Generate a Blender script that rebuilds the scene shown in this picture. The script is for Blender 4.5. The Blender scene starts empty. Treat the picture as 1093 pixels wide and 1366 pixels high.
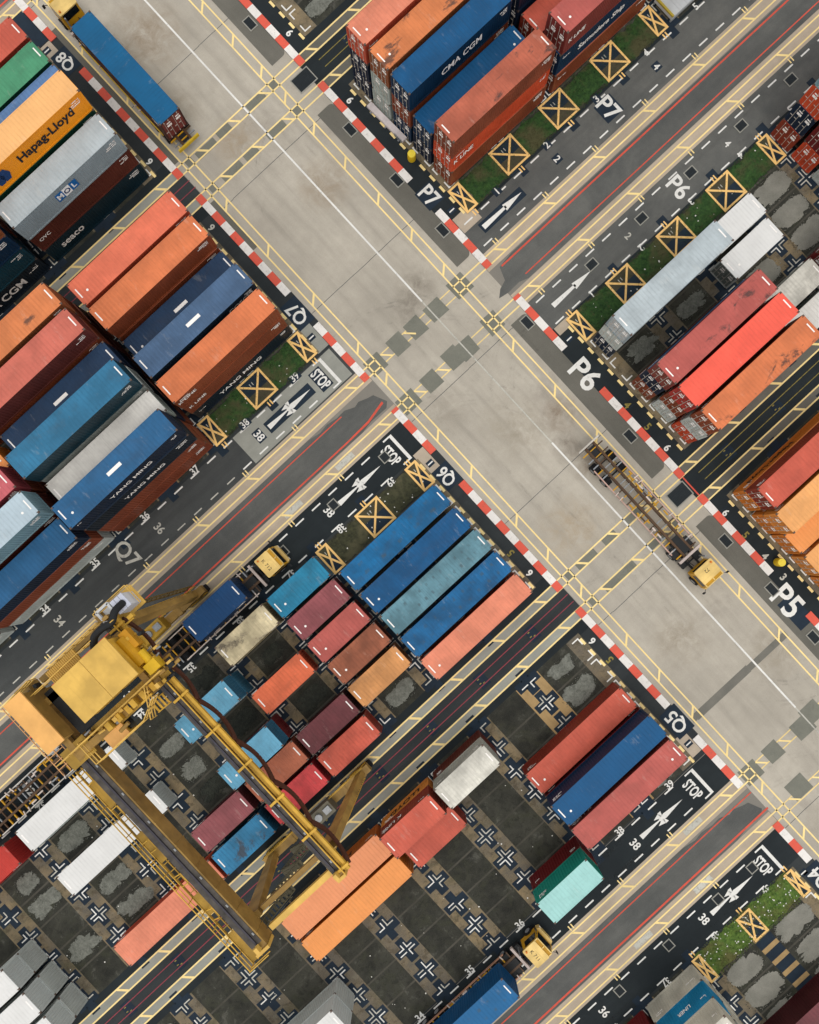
import bpy, bmesh, math, random
from mathutils import Vector, Matrix
R = math.radians
random.seed(7)
scene = bpy.context.scene
COL = scene.collection
SH = 0.005                      # the cross lanes run a hair off square to the main road

def W(v, u, z=0.0):             # v: metres across the main road, u: metres along it
    return Vector((v, -(u - SH * v), z))

# ------------------------------------------------------------------ materials
def lin(h):
    h = h.lstrip('#'); out = []
    for i in (0, 2, 4):
        c = int(h[i:i+2], 16) / 255
        out.append(c / 12.92 if c <= .04045 else ((c + .055) / 1.055) ** 2.4)
    return tuple(out)

MATS = {}
class NT:
    def __init__(s, name, rough=.7, metal=0):
        s.m = bpy.data.materials.new(name); s.m.use_nodes = True
        s.t = s.m.node_tree; s.b = s.t.nodes['Principled BSDF']
        s.b.inputs['Roughness'].default_value = rough; s.b.inputs['Metallic'].default_value = metal
        s.b.inputs['Specular IOR Level'].default_value = .25
    def n(s, typ, **k):
        nd = s.t.nodes.new(typ)
        for a, b in k.items(): setattr(nd, a, b)
        return nd
    def l(s, a, b): s.t.links.new(a, b)
    def coord(s, obj=True, scale=(1, 1, 1), rnd=False):
        tc = s.n('ShaderNodeTexCoord'); mp = s.n('ShaderNodeMapping')
        mp.inputs['Scale'].default_value = scale
        s.l(tc.outputs['Object'], mp.inputs['Vector'])
        if rnd:
            oi = s.n('ShaderNodeObjectInfo'); mu = s.n('ShaderNodeVectorMath', operation='SCALE')
            cb = s.n('ShaderNodeCombineXYZ')
            for i in range(3): s.l(oi.outputs['Random'], cb.inputs[i])
            mu.inputs['Scale'].default_value = 137.0
            s.l(cb.outputs[0], mu.inputs[0]); s.l(mu.outputs[0], mp.inputs['Location'])
        return mp.outputs[0]
    def noise(s, vec, scale, detail=4, rough=.55, dist=0):
        nd = s.n('ShaderNodeTexNoise'); nd.inputs['Scale'].default_value = scale
        nd.inputs['Detail'].default_value = detail; nd.inputs['Roughness'].default_value = rough
        nd.inputs['Distortion'].default_value = dist
        s.l(vec, nd.inputs['Vector']); return nd.outputs['Fac']
    def ramp(s, fac, a, b, ca=(0, 0, 0), cb=(1, 1, 1)):
        nd = s.n('ShaderNodeValToRGB'); e = nd.color_ramp.elements
        e[0].position = a; e[1].position = b
        e[0].color = (*ca, 1); e[1].color = (*cb, 1)
        s.l(fac, nd.inputs['Fac']); return nd.outputs['Color']
    def mix(s, fac, a, b, mode='MIX'):
        nd = s.n('ShaderNodeMix', data_type='RGBA', blend_type=mode)
        for src, i in ((fac, 0), (a, 6), (b, 7)):
            if isinstance(src, (int, float)): nd.inputs[i].default_value = src
            elif isinstance(src, tuple): nd.inputs[i].default_value = (*src, 1)
            else: s.l(src, nd.inputs[i])
        return nd.outputs[2]
    def mul(s, a, k):
        nd = s.n('ShaderNodeMath', operation='MULTIPLY'); s.l(a, nd.inputs[0])
        if isinstance(k, (int, float)): nd.inputs[1].default_value = k
        else: s.l(k, nd.inputs[1])
        return nd.outputs[0]
    def out(s, c):
        if isinstance(c, tuple): s.b.inputs['Base Color'].default_value = (*c, 1)
        else: s.l(c, s.b.inputs['Base Color'])
        return s.m
    def bump(s, fac, strength=.3, dist=.02):
        nd = s.n('ShaderNodeBump'); nd.inputs['Strength'].default_value = strength
        nd.inputs['Distance'].default_value = dist
        s.l(fac, nd.inputs['Height']); s.l(nd.outputs[0], s.b.inputs['Normal'])

def sc(c, k): return tuple(min(1, x * k) for x in c)

def paint(hexc, dirt=.35, rust=.25, rough=.5, roof=False, heavy=0, rustcol='#5a3420', spots=0):
    key = ('p', hexc, dirt, rust, rough, roof, heavy, rustcol, spots)
    if key in MATS: return MATS[key]
    c = sc(lin(hexc), .84); dirt = min(1.6, dirt * 1.35 + .05); t = NT('painted_steel_' + hexc.strip('#'), rough)
    v = t.coord(rnd=True); vs = t.coord(scale=(3.2, .25, .6), rnd=True)
    col = t.mix(t.ramp(t.noise(v, .45, 3), .35, .68), sc(c, 1 - .30 * dirt), sc(c, 1 + .16 * dirt))
    col = t.mix(t.mul(t.ramp(t.noise(v, 3.5, 5, .7), .35, .75), .22 * dirt), col, sc(c, .55))
    st = t.ramp(t.noise(vs, 1.6, 3, .6), .55, .78)
    col = t.mix(t.mul(st, .38 * dirt), col, sc(c, .5))
    if rust > 0:
        rs = t.ramp(t.noise(v, 1.7, 7, .75), .70 - .07 * rust, .76 - .05 * rust)
        col = t.mix(t.mul(rs, min(1, .5 + .5 * rust)), col, lin(rustcol))
    if roof:                                 # each roof has faded, scraped and soiled to its own degree
        oi = t.n('ShaderNodeObjectInfo')
        am = t.n('ShaderNodeMapRange'); am.inputs[3].default_value = .15; am.inputs[4].default_value = 1.0; t.l(oi.outputs['Random'], am.inputs[0])
        big = t.ramp(t.noise(t.coord(scale=(.5, 1, 1), rnd=True), .55, 7, .72, .8), .50, .66)
        col = t.mix(t.mul(t.mul(big, am.outputs[0]), .34 * min(1, dirt)), col, t.mix(.55, sc(c, .5), lin('#4f463c')))
        pf = t.ramp(t.noise(t.coord(scale=(1.4, .5, 1), rnd=True), .8, 5, .75), .60, .68)
        col = t.mix(t.mul(pf, .22), col, t.mix(.5, c, lin('#c9c2b6')))
        wv = t.n('ShaderNodeTexWave'); wv.wave_type = 'BANDS'; wv.bands_direction = 'X'; wv.inputs['Scale'].default_value = .873
        wv.inputs['Distortion'].default_value = .6; wv.inputs['Detail'].default_value = 2; wv.inputs['Detail Scale'].default_value = 2
        t.l(t.coord(), wv.inputs['Vector'])
        wf = t.mul(t.ramp(wv.outputs['Fac'], .55, .95), t.ramp(t.noise(v, .8, 5, .7), .35, .7))
        col = t.mix(t.mul(wf, .20 + .25 * dirt), col, sc(c, .55))
        ed = t.noise(t.coord(scale=(.3, 4, 1), rnd=True), 1.1, 4, .7)
        col = t.mix(t.mul(t.ramp(ed, .60, .74), .3 * dirt), col, sc(c, .6))
        sp = t.ramp(t.noise(v, 9, 4, .8), .70, .76)
        col = t.mix(t.mul(sp, .5), col, sc(c, .35))
        dn = t.noise(v, .9, 3, .5); t.bump(dn, .5, .06)
    if spots:
        sx = t.n('ShaderNodeSeparateXYZ'); t.l(t.coord(), sx.inputs[0])
        def mth(op, a, b=None):
            nd = t.n('ShaderNodeMath', operation=op)
            for i, q in enumerate((a, b)):
                if q is None: continue
                if isinstance(q, (int, float)): nd.inputs[i].default_value = q
                else: t.l(q, nd.inputs[i])
            return nd.outputs[0]
        ns_ = t.noise(t.coord(rnd=True), 1.4, 4, .6)
        s1 = mth('SINE', mth('ADD', mth('MULTIPLY', sx.outputs[0], spots), mth('MULTIPLY', ns_, 2.2)))
        yb = mth('SUBTRACT', mth('ABSOLUTE', sx.outputs[1]), .48)
        yb = mth('SUBTRACT', 1.0, mth('MULTIPLY', mth('ABSOLUTE', yb), 4.0))
        fs_ = t.mul(t.ramp(s1, .55, .85), t.ramp(yb, .1, .6))
        col = t.mix(t.mul(fs_, t.mul(t.ramp(t.noise(v, 1.1, 4, .7), .38, .62), .62)), col, lin('#3d4a50'))
    if heavy > 0:
        hv = t.ramp(t.noise(t.coord(scale=(.6, 1.0, 1), rnd=True), .5, 6, .7, .4), .60 - .06 * heavy, .66 - .04 * heavy)
        col = t.mix(t.mul(hv, .8), col, lin('#3a3331'))
    MATS[key] = t.out(col); return t.m

def plain(name, hexc, rough=.6, metal=0, var=.15, scale=3):
    key = (name, hexc)
    if key in MATS: return MATS[key]
    t = NT(name, rough, metal); c = lin(hexc)
    f = t.noise(t.coord(rnd=False), scale, 4)
    MATS[key] = t.out(t.mix(t.ramp(f, .3, .7), sc(c, 1 - var), sc(c, 1 + var)))
    return t.m

def worn_paint(name, hexc, under, wear=.4):
    t = NT(name, .7); c = lin(hexc); v = t.coord()
    f = t.noise(v, 2.6, 9, .82); g = t.noise(v, .18, 3)
    base = t.mix(t.ramp(g, .3, .7), sc(c, .86), sc(c, 1.04))
    m = t.ramp(f, .60 - .12 * wear, .70 - .05 * wear)
    lg = t.ramp(t.noise(v, .35, 4, .7), .52, .72)
    m = t.mix(t.mul(lg, .45 * wear), m, (1, 1, 1))
    return t.out(t.mix(t.mul(m, .75 * wear + .1), base, lin(under)))

def ground_mat_(name): pass
def ground_mat(name, dark, light, s1=.12, s2=1.6, streak=None, stain=None, stain_lo=.6, grain=.25, rough=.85, sa=.35, crack=0, blot=(), tracks=(), moss=0):
    t = NT(name, rough); v = t.coord()
    a, b = lin(dark), lin(light)
    col = t.mix(t.ramp(t.noise(v, s1, 5, .6), .32, .68), a, b)
    col = t.mix(t.mul(t.ramp(t.noise(v, s2, 6, .7), .3, .75), .35), col, sc(a, .8))
    if streak:                       # tyre wear running one way
        sv = t.coord(scale=streak)
        f = t.ramp(t.noise(sv, 1.0, 5, .65), .42, .72)
        col = t.mix(t.mul(f, sa), col, sc(a, .55))
    if stain:
        f = t.ramp(t.noise(v, .09, 6, .65, .6), stain_lo, stain_lo + .13)
        col = t.mix(t.mul(f, .55), col, lin(stain))
    if moss:
        f = t.ramp(t.noise(v, .42, 7, .74, .5), .50, .64); col = t.mix(t.mul(f, .75), col, lin('#3b3d2c'))
        f = t.ramp(t.noise(v, .55, 8, .76, .4), .57, .66); col = t.mix(t.mul(f, .7), col, lin('#6f6e66'))
        f = t.ramp(t.noise(v, 1.3, 6, .7, .3), .52, .62); col = t.mix(t.mul(f, .6), col, lin('#0c0d0d'))
    if crack:
        vo = t.n('ShaderNodeTexVoronoi', feature='DISTANCE_TO_EDGE'); vo.inputs['Scale'].default_value = .11
        ns = t.n('ShaderNodeTexNoise'); ns.inputs['Scale'].default_value = .8
        add = t.n('ShaderNodeVectorMath', operation='ADD')
        t.l(v, ns.inputs['Vector']); t.l(v, add.inputs[0]); t.l(ns.outputs['Color'], add.inputs[1])
        t.l(add.outputs[0], vo.inputs['Vector'])
        f = t.ramp(vo.outputs['Distance'], .0, .006, (1, 1, 1), (0, 0, 0))
        col = t.mix(t.mul(f, crack), col, sc(a, .4))
    if tracks:                           # darkened wheel paths along the road
        sp = t.n('ShaderNodeSeparateXYZ'); ns = t.n('ShaderNodeTexNoise'); ns.inputs['Scale'].default_value = .12; t.l(v, ns.inputs['Vector'])
        t.l(v, sp.inputs[0]); tot = None
        for tv, tw in tracks:
            a_ = t.n('ShaderNodeMath', operation='SUBTRACT'); t.l(sp.outputs[0], a_.inputs[0]); a_.inputs[1].default_value = tv - .5
            a2 = t.n('ShaderNodeMath', operation='SUBTRACT'); t.l(a_.outputs[0], a2.inputs[0]); t.l(ns.outputs['Fac'], a2.inputs[1])
            a3 = t.n('ShaderNodeMath', operation='ABSOLUTE'); t.l(a2.outputs[0], a3.inputs[0])
            mr = t.n('ShaderNodeMapRange'); mr.inputs[1].default_value = tw * 1.6; mr.inputs[2].default_value = 0; t.l(a3.outputs[0], mr.inputs[0])
            if tot is None: tot = mr.outputs[0]
            else:
                mx = t.n('ShaderNodeMath', operation='MAXIMUM'); t.l(tot, mx.inputs[0]); t.l(mr.outputs[0], mx.inputs[1]); tot = mx.outputs[0]
        f = t.mul(tot, t.ramp(t.noise(t.coord(scale=(1, .12, 1)), .9, 5, .65), .40, .70))
        col = t.mix(t.mul(f, .36), col, lin('#67635b'))
        fl = t.ramp(t.noise(t.coord(scale=(2.4, .10, 1)), 1.3, 5, .7), .5, .75)
        col = t.mix(t.mul(fl, .12), col, lin('#d0c8b8'))
    for bx_, bu_, br_, bc_ in blot:      # oil and rust stains where they lie
        dst = t.n('ShaderNodeVectorMath', operation='DISTANCE'); t.l(v, dst.inputs[0]); q_ = W(bx_, bu_)
        dst.inputs[1].default_value = (q_.x, q_.y, 0)
        f0 = t.ramp(dst.outputs['Value'], 0, 1, (1, 1, 1), (0, 0, 0))
        mr = t.n('ShaderNodeMapRange'); mr.inputs[1].default_value = br_; mr.inputs[2].default_value = br_ * .15
        t.l(dst.outputs['Value'], mr.inputs[0])
        f1 = t.mul(mr.outputs[0], t.ramp(t.noise(v, .7, 7, .72, .6), .34, .62))
        col = t.mix(t.mul(f1, .95), col, lin(bc_))
    gr = t.noise(v, 14, 3, .8)
    col = t.mix(grain, col, t.mix(t.ramp(gr, .3, .7), sc(a, .7), sc(b, 1.15)))
    t.bump(gr, .25, .02)
    return t.out(col)

M = {}
M['concrete'] = ground_mat('road_concrete', '#979186', '#bbb4a7', .10, 1.2, streak=(.9, .05, 1), stain='#776f66', stain_lo=.60, grain=.22, sa=.20, crack=0, tracks=[(9.4, .35), (11.3, .35), (12.6, .3), (16.0, .35), (17.6, .3)], blot=[(20.8 - 5.5, -24.5 + 9, 2.6, '#6e675c'), (13.2, -14.6, 2.0, '#665f55'), (17.3, 3.0, 2.4, '#6f5c48'), (16.0, 8.5, 2.2, '#6a5a48'), (15.6, 5.8, 1.8, '#5f5348'), (12.5, -51.5, 4.5, '#7c6a54'), (9.5, -44, 3.0, '#857a68'), (15.5, -29, 3.2, '#86755f'), (11, 27, 3.5, '#857b6b'), (16.5, 46, 3.0, '#7d7466'), (10, 51, 3.5, '#8a8070'), (13, 1, 4, '#8d8576'), (9, -5, 3, '#8b8478'), (12, -38, 3, '#8d7b62'), (10.5, 12, 4, '#9a8a72'), (17, 34, 3.5, '#857c6c')])
M['concrete_lane'] = ground_mat('lane_concrete', '#9d9181', '#bdae9b', .2, 1.2, streak=(.06, 1.2, 1), grain=.2, sa=.3)
M['concrete_grey'] = ground_mat('grey_concrete', '#85867f', '#9c9d94', .2, 1.2, streak=(.07, .9, 1), grain=.2, sa=.3)
M['asphalt_grey'] = ground_mat('grey_asphalt', '#4d4f4e', '#6a6a66', .22, 1.8, streak=(.05, .7, 1), stain='#343739', stain_lo=.50, grain=.3, sa=.5)
M['asphalt_side'] = ground_mat('side_asphalt', '#595851', '#716e66', .15, 1.5, streak=(.8, .06, 1), grain=.3, sa=.35, stain='#4e4e4d')
M['asphalt_dark'] = ground_mat('dark_asphalt', '#23282b', '#3a3e3f', .15, 1.3, streak=(.05, .8, 1), grain=.25, sa=.5)
M['asphalt_mid'] = ground_mat('mid_asphalt', '#3a3d3e', '#4f5150', .12, 1.3, streak=(.05, .8, 1), stain='#2c3033', stain_lo=.53, grain=.25, sa=.6)
M['asphalt_black'] = ground_mat('black_asphalt', '#161d21', '#272e31', .15, 1.5, streak=(.06, .7, 1), grain=.2, sa=.4)
M['yard'] = ground_mat('yard_earth', '#0e100f', '#42423a', .55, 1.8, stain='#57564c', stain_lo=.54, moss=1, grain=.45)
M['strip'] = ground_mat('strip_concrete', '#56534c', '#93805f', .5, 1.6, stain='#3d444b', stain_lo=.47, moss=.5, grain=.3)
M['ridge'] = ground_mat('slot_ridge', '#34332d', '#55524a', .4, 2, grain=.3)
M['strip_tan'] = ground_mat('strip_timber', '#8f7650', '#b09468', .4, 2.0, streak=(3, .3, 1), grain=.25)
M['pad'] = ground_mat('pad_asphalt', '#141f2b', '#22303d', .4, 2, grain=.2)
M['patch'] = ground_mat('patch_asphalt', '#686961', '#7b7b70', .5, 2.5, grain=.3)
M['repair'] = ground_mat('repair_asphalt', '#63625c', '#76736b', .5, 2.5, grain=.3)
M['white'] = worn_paint('white_road_paint', '#dddcd7', '#5a5d5e', .52)
M['white_worn'] = worn_paint('worn_white_road_paint', '#bdbbb1', '#6a675f', .85)
M['yellow'] = worn_paint('yellow_road_paint', '#efd593', '#8f846a', .45)
M['yellow_thin'] = worn_paint('worn_yellow_road_paint', '#e2c888', '#a29a88', .6)
M['amber'] = worn_paint('amber_box_paint', '#eec27a', '#7d683f', .4)
M['yellow_faint'] = worn_paint('faded_yellow_paint', '#8a7c3c', '#2c2f2c', .9)
M['red_line'] = worn_paint('red_line_paint', '#cc5240', '#6d4a42', .75)
M['red_faint'] = worn_paint('faded_red_paint', '#8a3a44', '#3a2a2e', .7)
M['red_kerb'] = worn_paint('red_kerb_paint', '#d65a48', '#86584e', .6)
M['white_kerb'] = worn_paint('white_kerb_paint', '#e0dcd7', '#8f8a83', .6)
M['label'] = ground_mat('label_box_paint', '#182430', '#243240', .5, 3, grain=.12)
M['gravel'] = None
def gravel_mat(ca='#484a44', cb='#7c7e76', cc='#40433d', cd='#95968d'):
    t = NT('gravel_stone', .95); v = t.coord()
    vo = t.n('ShaderNodeTexVoronoi'); vo.inputs['Scale'].default_value = 6
    t.l(v, vo.inputs['Vector'])
    f = t.noise(v, 1.2, 7, .8)
    c = t.mix(t.ramp(f, .32, .68), lin(ca), lin(cb))
    c = t.mix(.25, c, t.mix(vo.outputs['Color'], lin(cc), lin(cd)))
    t.bump(vo.outputs['Distance'], .8, .06)
    return t.out(c)
M['gravel'] = gravel_mat(); M['slab'] = ground_mat('old_slab', '#67675f', '#8d8b82', .5, 2.2, stain='#4a4d40', stain_lo=.55, grain=.35); M['gravel_dark'] = gravel_mat('#1e211f', '#34372f', '#1c1f1d', '#454842')
def grass_mat(name, a, b, soil):
    t = NT(name, .9); v = t.coord()
    f = t.noise(v, 2.5, 7, .75); g = t.noise(v, .35, 4)
    c = t.mix(t.ramp(f, .3, .7), lin(a), lin(b))
    c = t.mix(t.ramp(g, .50, .64), c, lin(soil)); h = t.noise(v, 1.1, 6, .75); c = t.mix(t.mul(t.ramp(h, .56, .66), .7), c, lin(soil))
    t.bump(f, .6, .08)
    return t.out(c)
M['grass'] = grass_mat('grass_green', '#17301a', '#3b5a2a', '#4a4a30')
M['grass_lush'] = grass_mat('grass_lush', '#2c4a1e', '#688038', '#5a5a34')
M['grass_dry'] = grass_mat('grass_dry', '#23261d', '#4a4a34', '#57543f')
M['tyre'] = plain('rubber', '#16171a', .85)
M['black'] = plain('black_steel', '#1b1d1f', .6)
M['glass'] = plain('dark_glass', '#10161a', .15)
M['steel'] = plain('galvanised_steel', '#84878a', .45, .4)
M['rod'] = plain('lock_rod_steel', '#b9b3aa', .5, .2)
M['grate'] = plain('grate_steel', '#22282c', .6, .3)
M['cast'] = plain('corner_casting', '#5a4a42', .6)
M['decal'] = plain('white_decal', '#ebe7e3', .6, var=.06)

# ------------------------------------------------------------------ mesh builder
class MB:
    def __init__(s): s.v = []; s.f = []; s.mi = []
    def add(s, vs, fs, mi=0):
        o = len(s.v); s.v += [tuple(p) for p in vs]
        for f in fs: s.f.append([i + o for i in f]); s.mi.append(mi)
    def box(s, x0, x1, y0, y1, z0, z1, mi=0):
        vs = [(x, y, z) for z in (z0, z1) for y in (y0, y1) for x in (x0, x1)]
        s.add(vs, [(0, 2, 3, 1), (4, 5, 7, 6), (0, 1, 5, 4), (2, 6, 7, 3), (0, 4, 6, 2), (1, 3, 7, 5)], mi)
    def bar(s, a, b, w, h=None, mi=0, up=(0, 0, 1)):
        a = Vector(a); b = Vector(b); d = b - a; L = d.length
        if L < 1e-6: return
        d.normalize(); upv = Vector(up)
        if abs(d.dot(upv)) > .98: upv = Vector((1, 0, 0))
        r = d.cross(upv).normalized(); u = r.cross(d)
        h = w if h is None else h
        vs = [p + r * sx * w / 2 + u * sz * h / 2 for p in (a, b) for sx, sz in ((-1, -1), (1, -1), (1, 1), (-1, 1))]
        s.add(vs, [(3, 2, 1, 0), (4, 5, 6, 7), (0, 1, 5, 4), (1, 2, 6, 5), (2, 3, 7, 6), (3, 0, 4, 7)], mi)
    def cyl(s, a, b, r, n=14, mi=0, r2=None):
        a = Vector(a); b = Vector(b); d = (b - a).normalized()
        upv = Vector((0, 0, 1)) if abs(d.z) < .9 else Vector((1, 0, 0))
        x = d.cross(upv).normalized(); y = d.cross(x); r2 = r if r2 is None else r2
        vs = []
        for p, q in ((a, r), (b, r2)):
            for i in range(n):
                t = 2 * math.pi * i / n; vs.append(p + x * q * math.cos(t) + y * q * math.sin(t))
        fs = [(i, (i + 1) % n, n + (i + 1) % n, n + i) for i in range(n)]
        fs += [tuple(range(n - 1, -1, -1)), tuple(range(n, 2 * n))]
        s.add(vs, fs, mi)
    def tube(s, pts, r, n=8, mi=0):
        for a, b in zip(pts[:-1], pts[1:]): s.cyl(a, b, r, n, mi)
    def prism(s, pts, z0, z1, mi=0):
        n = len(pts)
        vs = [(x, y, z0) for x, y in pts] + [(x, y, z1) for x, y in pts]
        s.add(vs, [tuple(range(n - 1, -1, -1)), tuple(range(n, 2 * n))] + [(i, (i + 1) % n, n + (i + 1) % n, n + i) for i in range(n)], mi)
    # flat paint in road coordinates
    def poly(s, pts, z, mi=0):
        ps = [W(v, u, z) for v, u in pts]
        ar = sum(ps[i].x * ps[(i + 1) % len(ps)].y - ps[(i + 1) % len(ps)].x * ps[i].y for i in range(len(ps)))
        if ar < 0: ps.reverse()
        s.add(ps, [tuple(range(len(ps)))], mi)
    def rect(s, v0, v1, u0, u1, z, mi=0): s.poly([(v0, u0), (v1, u0), (v1, u1), (v0, u1)], z, mi)
    def seg(s, p, q, w, z, mi=0):
        d = Vector((q[0] - p[0], q[1] - p[1])); L = d.length; d /= L; n = Vector((-d.y, d.x)) * w / 2
        s.poly([(p[0] + n.x, p[1] + n.y), (q[0] + n.x, q[1] + n.y), (q[0] - n.x, q[1] - n.y), (p[0] - n.x, p[1] - n.y)], z, mi)
    def mesh(s, name, mats):
        me = bpy.data.meshes.new(name); me.from_pydata(s.v, [], s.f)
        for m in mats: me.materials.append(m)
        me.polygons.foreach_set('material_index', s.mi); me.update(); return me
    def build(s, name, mats, parent=None):
        if not isinstance(mats, (list, tuple)): mats = [mats]
        return link(name, s.mesh(name, mats), parent)

def link(name, me, parent=None):
    o = bpy.data.objects.new(name, me); COL.objects.link(o)
    if parent is not None: o.parent = parent
    return o
def struct(o): o['kind'] = 'structure'; return o
def stuff(o, label, cat): o['kind'] = 'stuff'; o['label'] = label; o['category'] = cat; return o
def thing(name, label, cat, loc=(0, 0, 0), rz=0, group=None):
    o = bpy.data.objects.new(name, None); COL.objects.link(o)
    o.empty_display_size = .5; o.location = loc; o.rotation_euler = (0, 0, rz)
    o['label'] = label; o['category'] = cat
    if group: o['group'] = group
    return o

# ------------------------------------------------------------------ text
TXT = {}
def text_geo(s, bold=.012, spacing=1.0):
    key = (s, bold, spacing)
    if key in TXT: return TXT[key]
    cu = bpy.data.curves.new('t', 'FONT'); cu.body = s; cu.size = 1; cu.offset = bold; cu.resolution_u = 3
    cu.space_character = spacing
    ob = bpy.data.objects.new('t', cu); COL.objects.link(ob)
    bpy.context.view_layer.update()
    ev = ob.evaluated_get(bpy.context.evaluated_depsgraph_get()); me = ev.to_mesh()
    vs = [(p.co.x, p.co.y) for p in me.vertices]; fs = [tuple(p.vertices) for p in me.polygons]
    ev.to_mesh_clear(); bpy.data.objects.remove(ob); bpy.data.curves.remove(cu)
    xs = [p[0] for p in vs]; ys = [p[1] for p in vs]
    cx, cy = (min(xs) + max(xs)) / 2, (min(ys) + max(ys)) / 2
    w, h = max(xs) - min(xs), max(ys) - min(ys)
    vs = [((x - cx) / h, (y - cy) / h) for x, y in vs]
    TXT[key] = (vs, fs, w / h); return TXT[key]
# direction codes for painted text: (right, up) in (v,u)
DIR = {'P': ((0, 1), (1, 0)), 'Q': ((0, -1), (-1, 0)), 'in7': ((1, 0), (0, -1)), 'in6': ((-1, 0), (0, 1))}
def ptext(mb, s, v, u, h, d, z, mi=0, xs=1.0, bold=.02):
    vs, fs, asp = text_geo(s, bold)
    (rv, ru), (uv, uu) = DIR[d]
    pts = [W(v + h * (x * xs * rv + y * uv), u + h * (x * xs * ru + y * uu), z) for x, y in vs]
    mb.add(pts, fs, mi)
def fix_normals(me):
    for p in me.polygons: pass

# ------------------------------------------------------------------ yard grid
U76, U65, U87, U54 = -10.29, 16.80, -37.77, 43.60
def row_u(b, r):
    return {8: -42.27 - (6 - r) * 2.82, 7: -18.85 - (r - 1) * 2.85, 6: -1.80 + (r - 1) * 2.82,
            5: 35.15 - (r - 1) * 2.78, 4: 52.10 + (r - 1) * 2.80}[b]
def bQ(k): return -2.75 - 6.57 * k       # slot boundaries on the Q side
def bP(k): return 24.0 + 6.62 * k

# ------------------------------------------------------------------ ground sheets
Z0 = 0.0
mb = MB(); mb.add([(-320, -320, 0), (320, -320, 0), (320, 320, 0), (-320, 320, 0)], [(0, 1, 2, 3)])
struct(mb.build('ground', ground_mat('port_ground', '#6f6c66', '#8d887e', .03, .4, grain=.2)))
FAR = 120
mb = MB(); mb.rect(6.05, 21.45, -FAR, FAR, .004); struct(mb.build('main_road', M['concrete']))
# side strips and lanes
g = MB(); names = ['asphalt_side', 'asphalt_dark', 'asphalt_grey', 'asphalt_mid', 'asphalt_black', 'concrete_lane', 'concrete_grey', 'patch', 'repair', 'label']
I = {n: i for i, n in enumerate(names)}
def G(n, v0, v1, u0, u1, z): g.rect(v0, v1, u0, u1, z, I[n])
# block surrounds
for s0, s1 in ((-FAR, 6.05), (21.45, FAR)):
    for a, b in ((-61.5, -35.5), (-40, -16.9), (-3.8, 15.0), (18.6, 36.9), (50.3, 80)): pass
def rounded(n, v0, v1, u0, u1, z, r=1.3, ends=(1, 1), side=1):
    pts = []
    if ends[0]:
        pts += [(v0, u0), (v1 - r, u0)] + [(v1 - r + r * math.sin(t), u0 + r - r * math.cos(t)) for t in [R(x) for x in range(15, 90, 15)]] + [(v1, u0 + r)]
    else: pts += [(v0, u0), (v1, u0)]
    if ends[1]:
        pts += [(v1, u1 - r)] + [(v1 - r + r * math.cos(t), u1 - r + r * math.sin(t)) for t in [R(x) for x in range(15, 90, 15)]] + [(v1 - r, u1), (v0, u1)]
    else: pts += [(v1, u1), (v0, u1)]
    g.poly(pts, z, I[n])
for a, b in ((-64, -40.9), (-34.4, -14.3), (-6.6, 13.7), (20.0, 41.0), (46.5, 70)):
    rounded('asphalt_side', 19.55, 21.46, a, b, .008, .5)
for a, b in ((-58, -40.3), (-35.2, -29)):
    G('asphalt_side', 6.02, 6.62, a, b, .008)
for (ta, tb) in ((-35.0, -17.0), (-61, -40.6), (-3.6, 14.2), (19.4, 36.8), (50.3, 75)):   # ground between kerb and blocks
    G('asphalt_dark', -FAR, 6.05, ta, tb, .004)
    G('asphalt_black', 21.45, FAR, ta, tb, .004)
# crane tracks
for uc in (U87, U65):
    for s0, s1 in ((-FAR, 6.0), (21.5, FAR)):
        G('asphalt_dark' if s0 < 0 else 'asphalt_black', s0, s1, uc - 1.25, uc + 1.25, .006)
        for sg in (-1, 1):
            a, b = sorted((uc + sg * 1.2, uc + sg * 2.2)); G('concrete_grey' if s0 < 0 else 'asphalt_side', s0, s1, a, b, .008)
            a, b = sorted((uc + sg * 2.2, uc + sg * 3.3)); G('asphalt_black', s0, s1, a, b, .0065)
# truck lanes
for uc, nm in ((U76, '76'), (U54, '54'), (U76 - 54.1, '98')):
    for s0, s1, side in ((-FAR, 6.0, 'Q'), (21.5, FAR, 'P')):
        for sg in (-1, 1):
            lo, hi = sorted((uc + sg * 3.2, uc + sg * 6.75))
            up = sg < 0
            if side == 'P': m = 'asphalt_grey'
            elif nm == '76' and up: m = 'asphalt_mid'
            else: m = 'asphalt_black'
            G(m, s0, s1, lo, hi, .008)
            lo, hi = sorted((uc + sg * 1.55, uc + sg * 3.2)); G('concrete_lane', s0, s1, lo, hi, .008)
        if side == 'Q':
            pts = [(s0, uc - 1.5), (-2.5, uc - 1.52), (-1.2, uc - 1.25), (-.2, uc - 1.4), (1.0, uc - 1.2), (2.0, uc - 1.25), (3.0, uc - .8), (3.6, uc - .95), (4.5, uc - .6), (5.1, uc - .45), (5.7, uc + .9), (5.2, uc + 1.35), (3.2, uc + 1.3), (1.8, uc + 1.55), (0, uc + 1.5), (s0, uc + 1.55)]
        else:
            pts = [(s1, uc - 1.45), (24.4, uc - 1.45), (22.6, uc - 1.2), (22.1, uc + .1), (21.2, uc + .4), (20.5, uc + 1.0), (21.5, uc + 1.2), (23, uc + 1.15), (24, uc + 1.5), (s1, uc + 1.55)]
        g.poly(pts, .012, I['asphalt_grey'])
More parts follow.
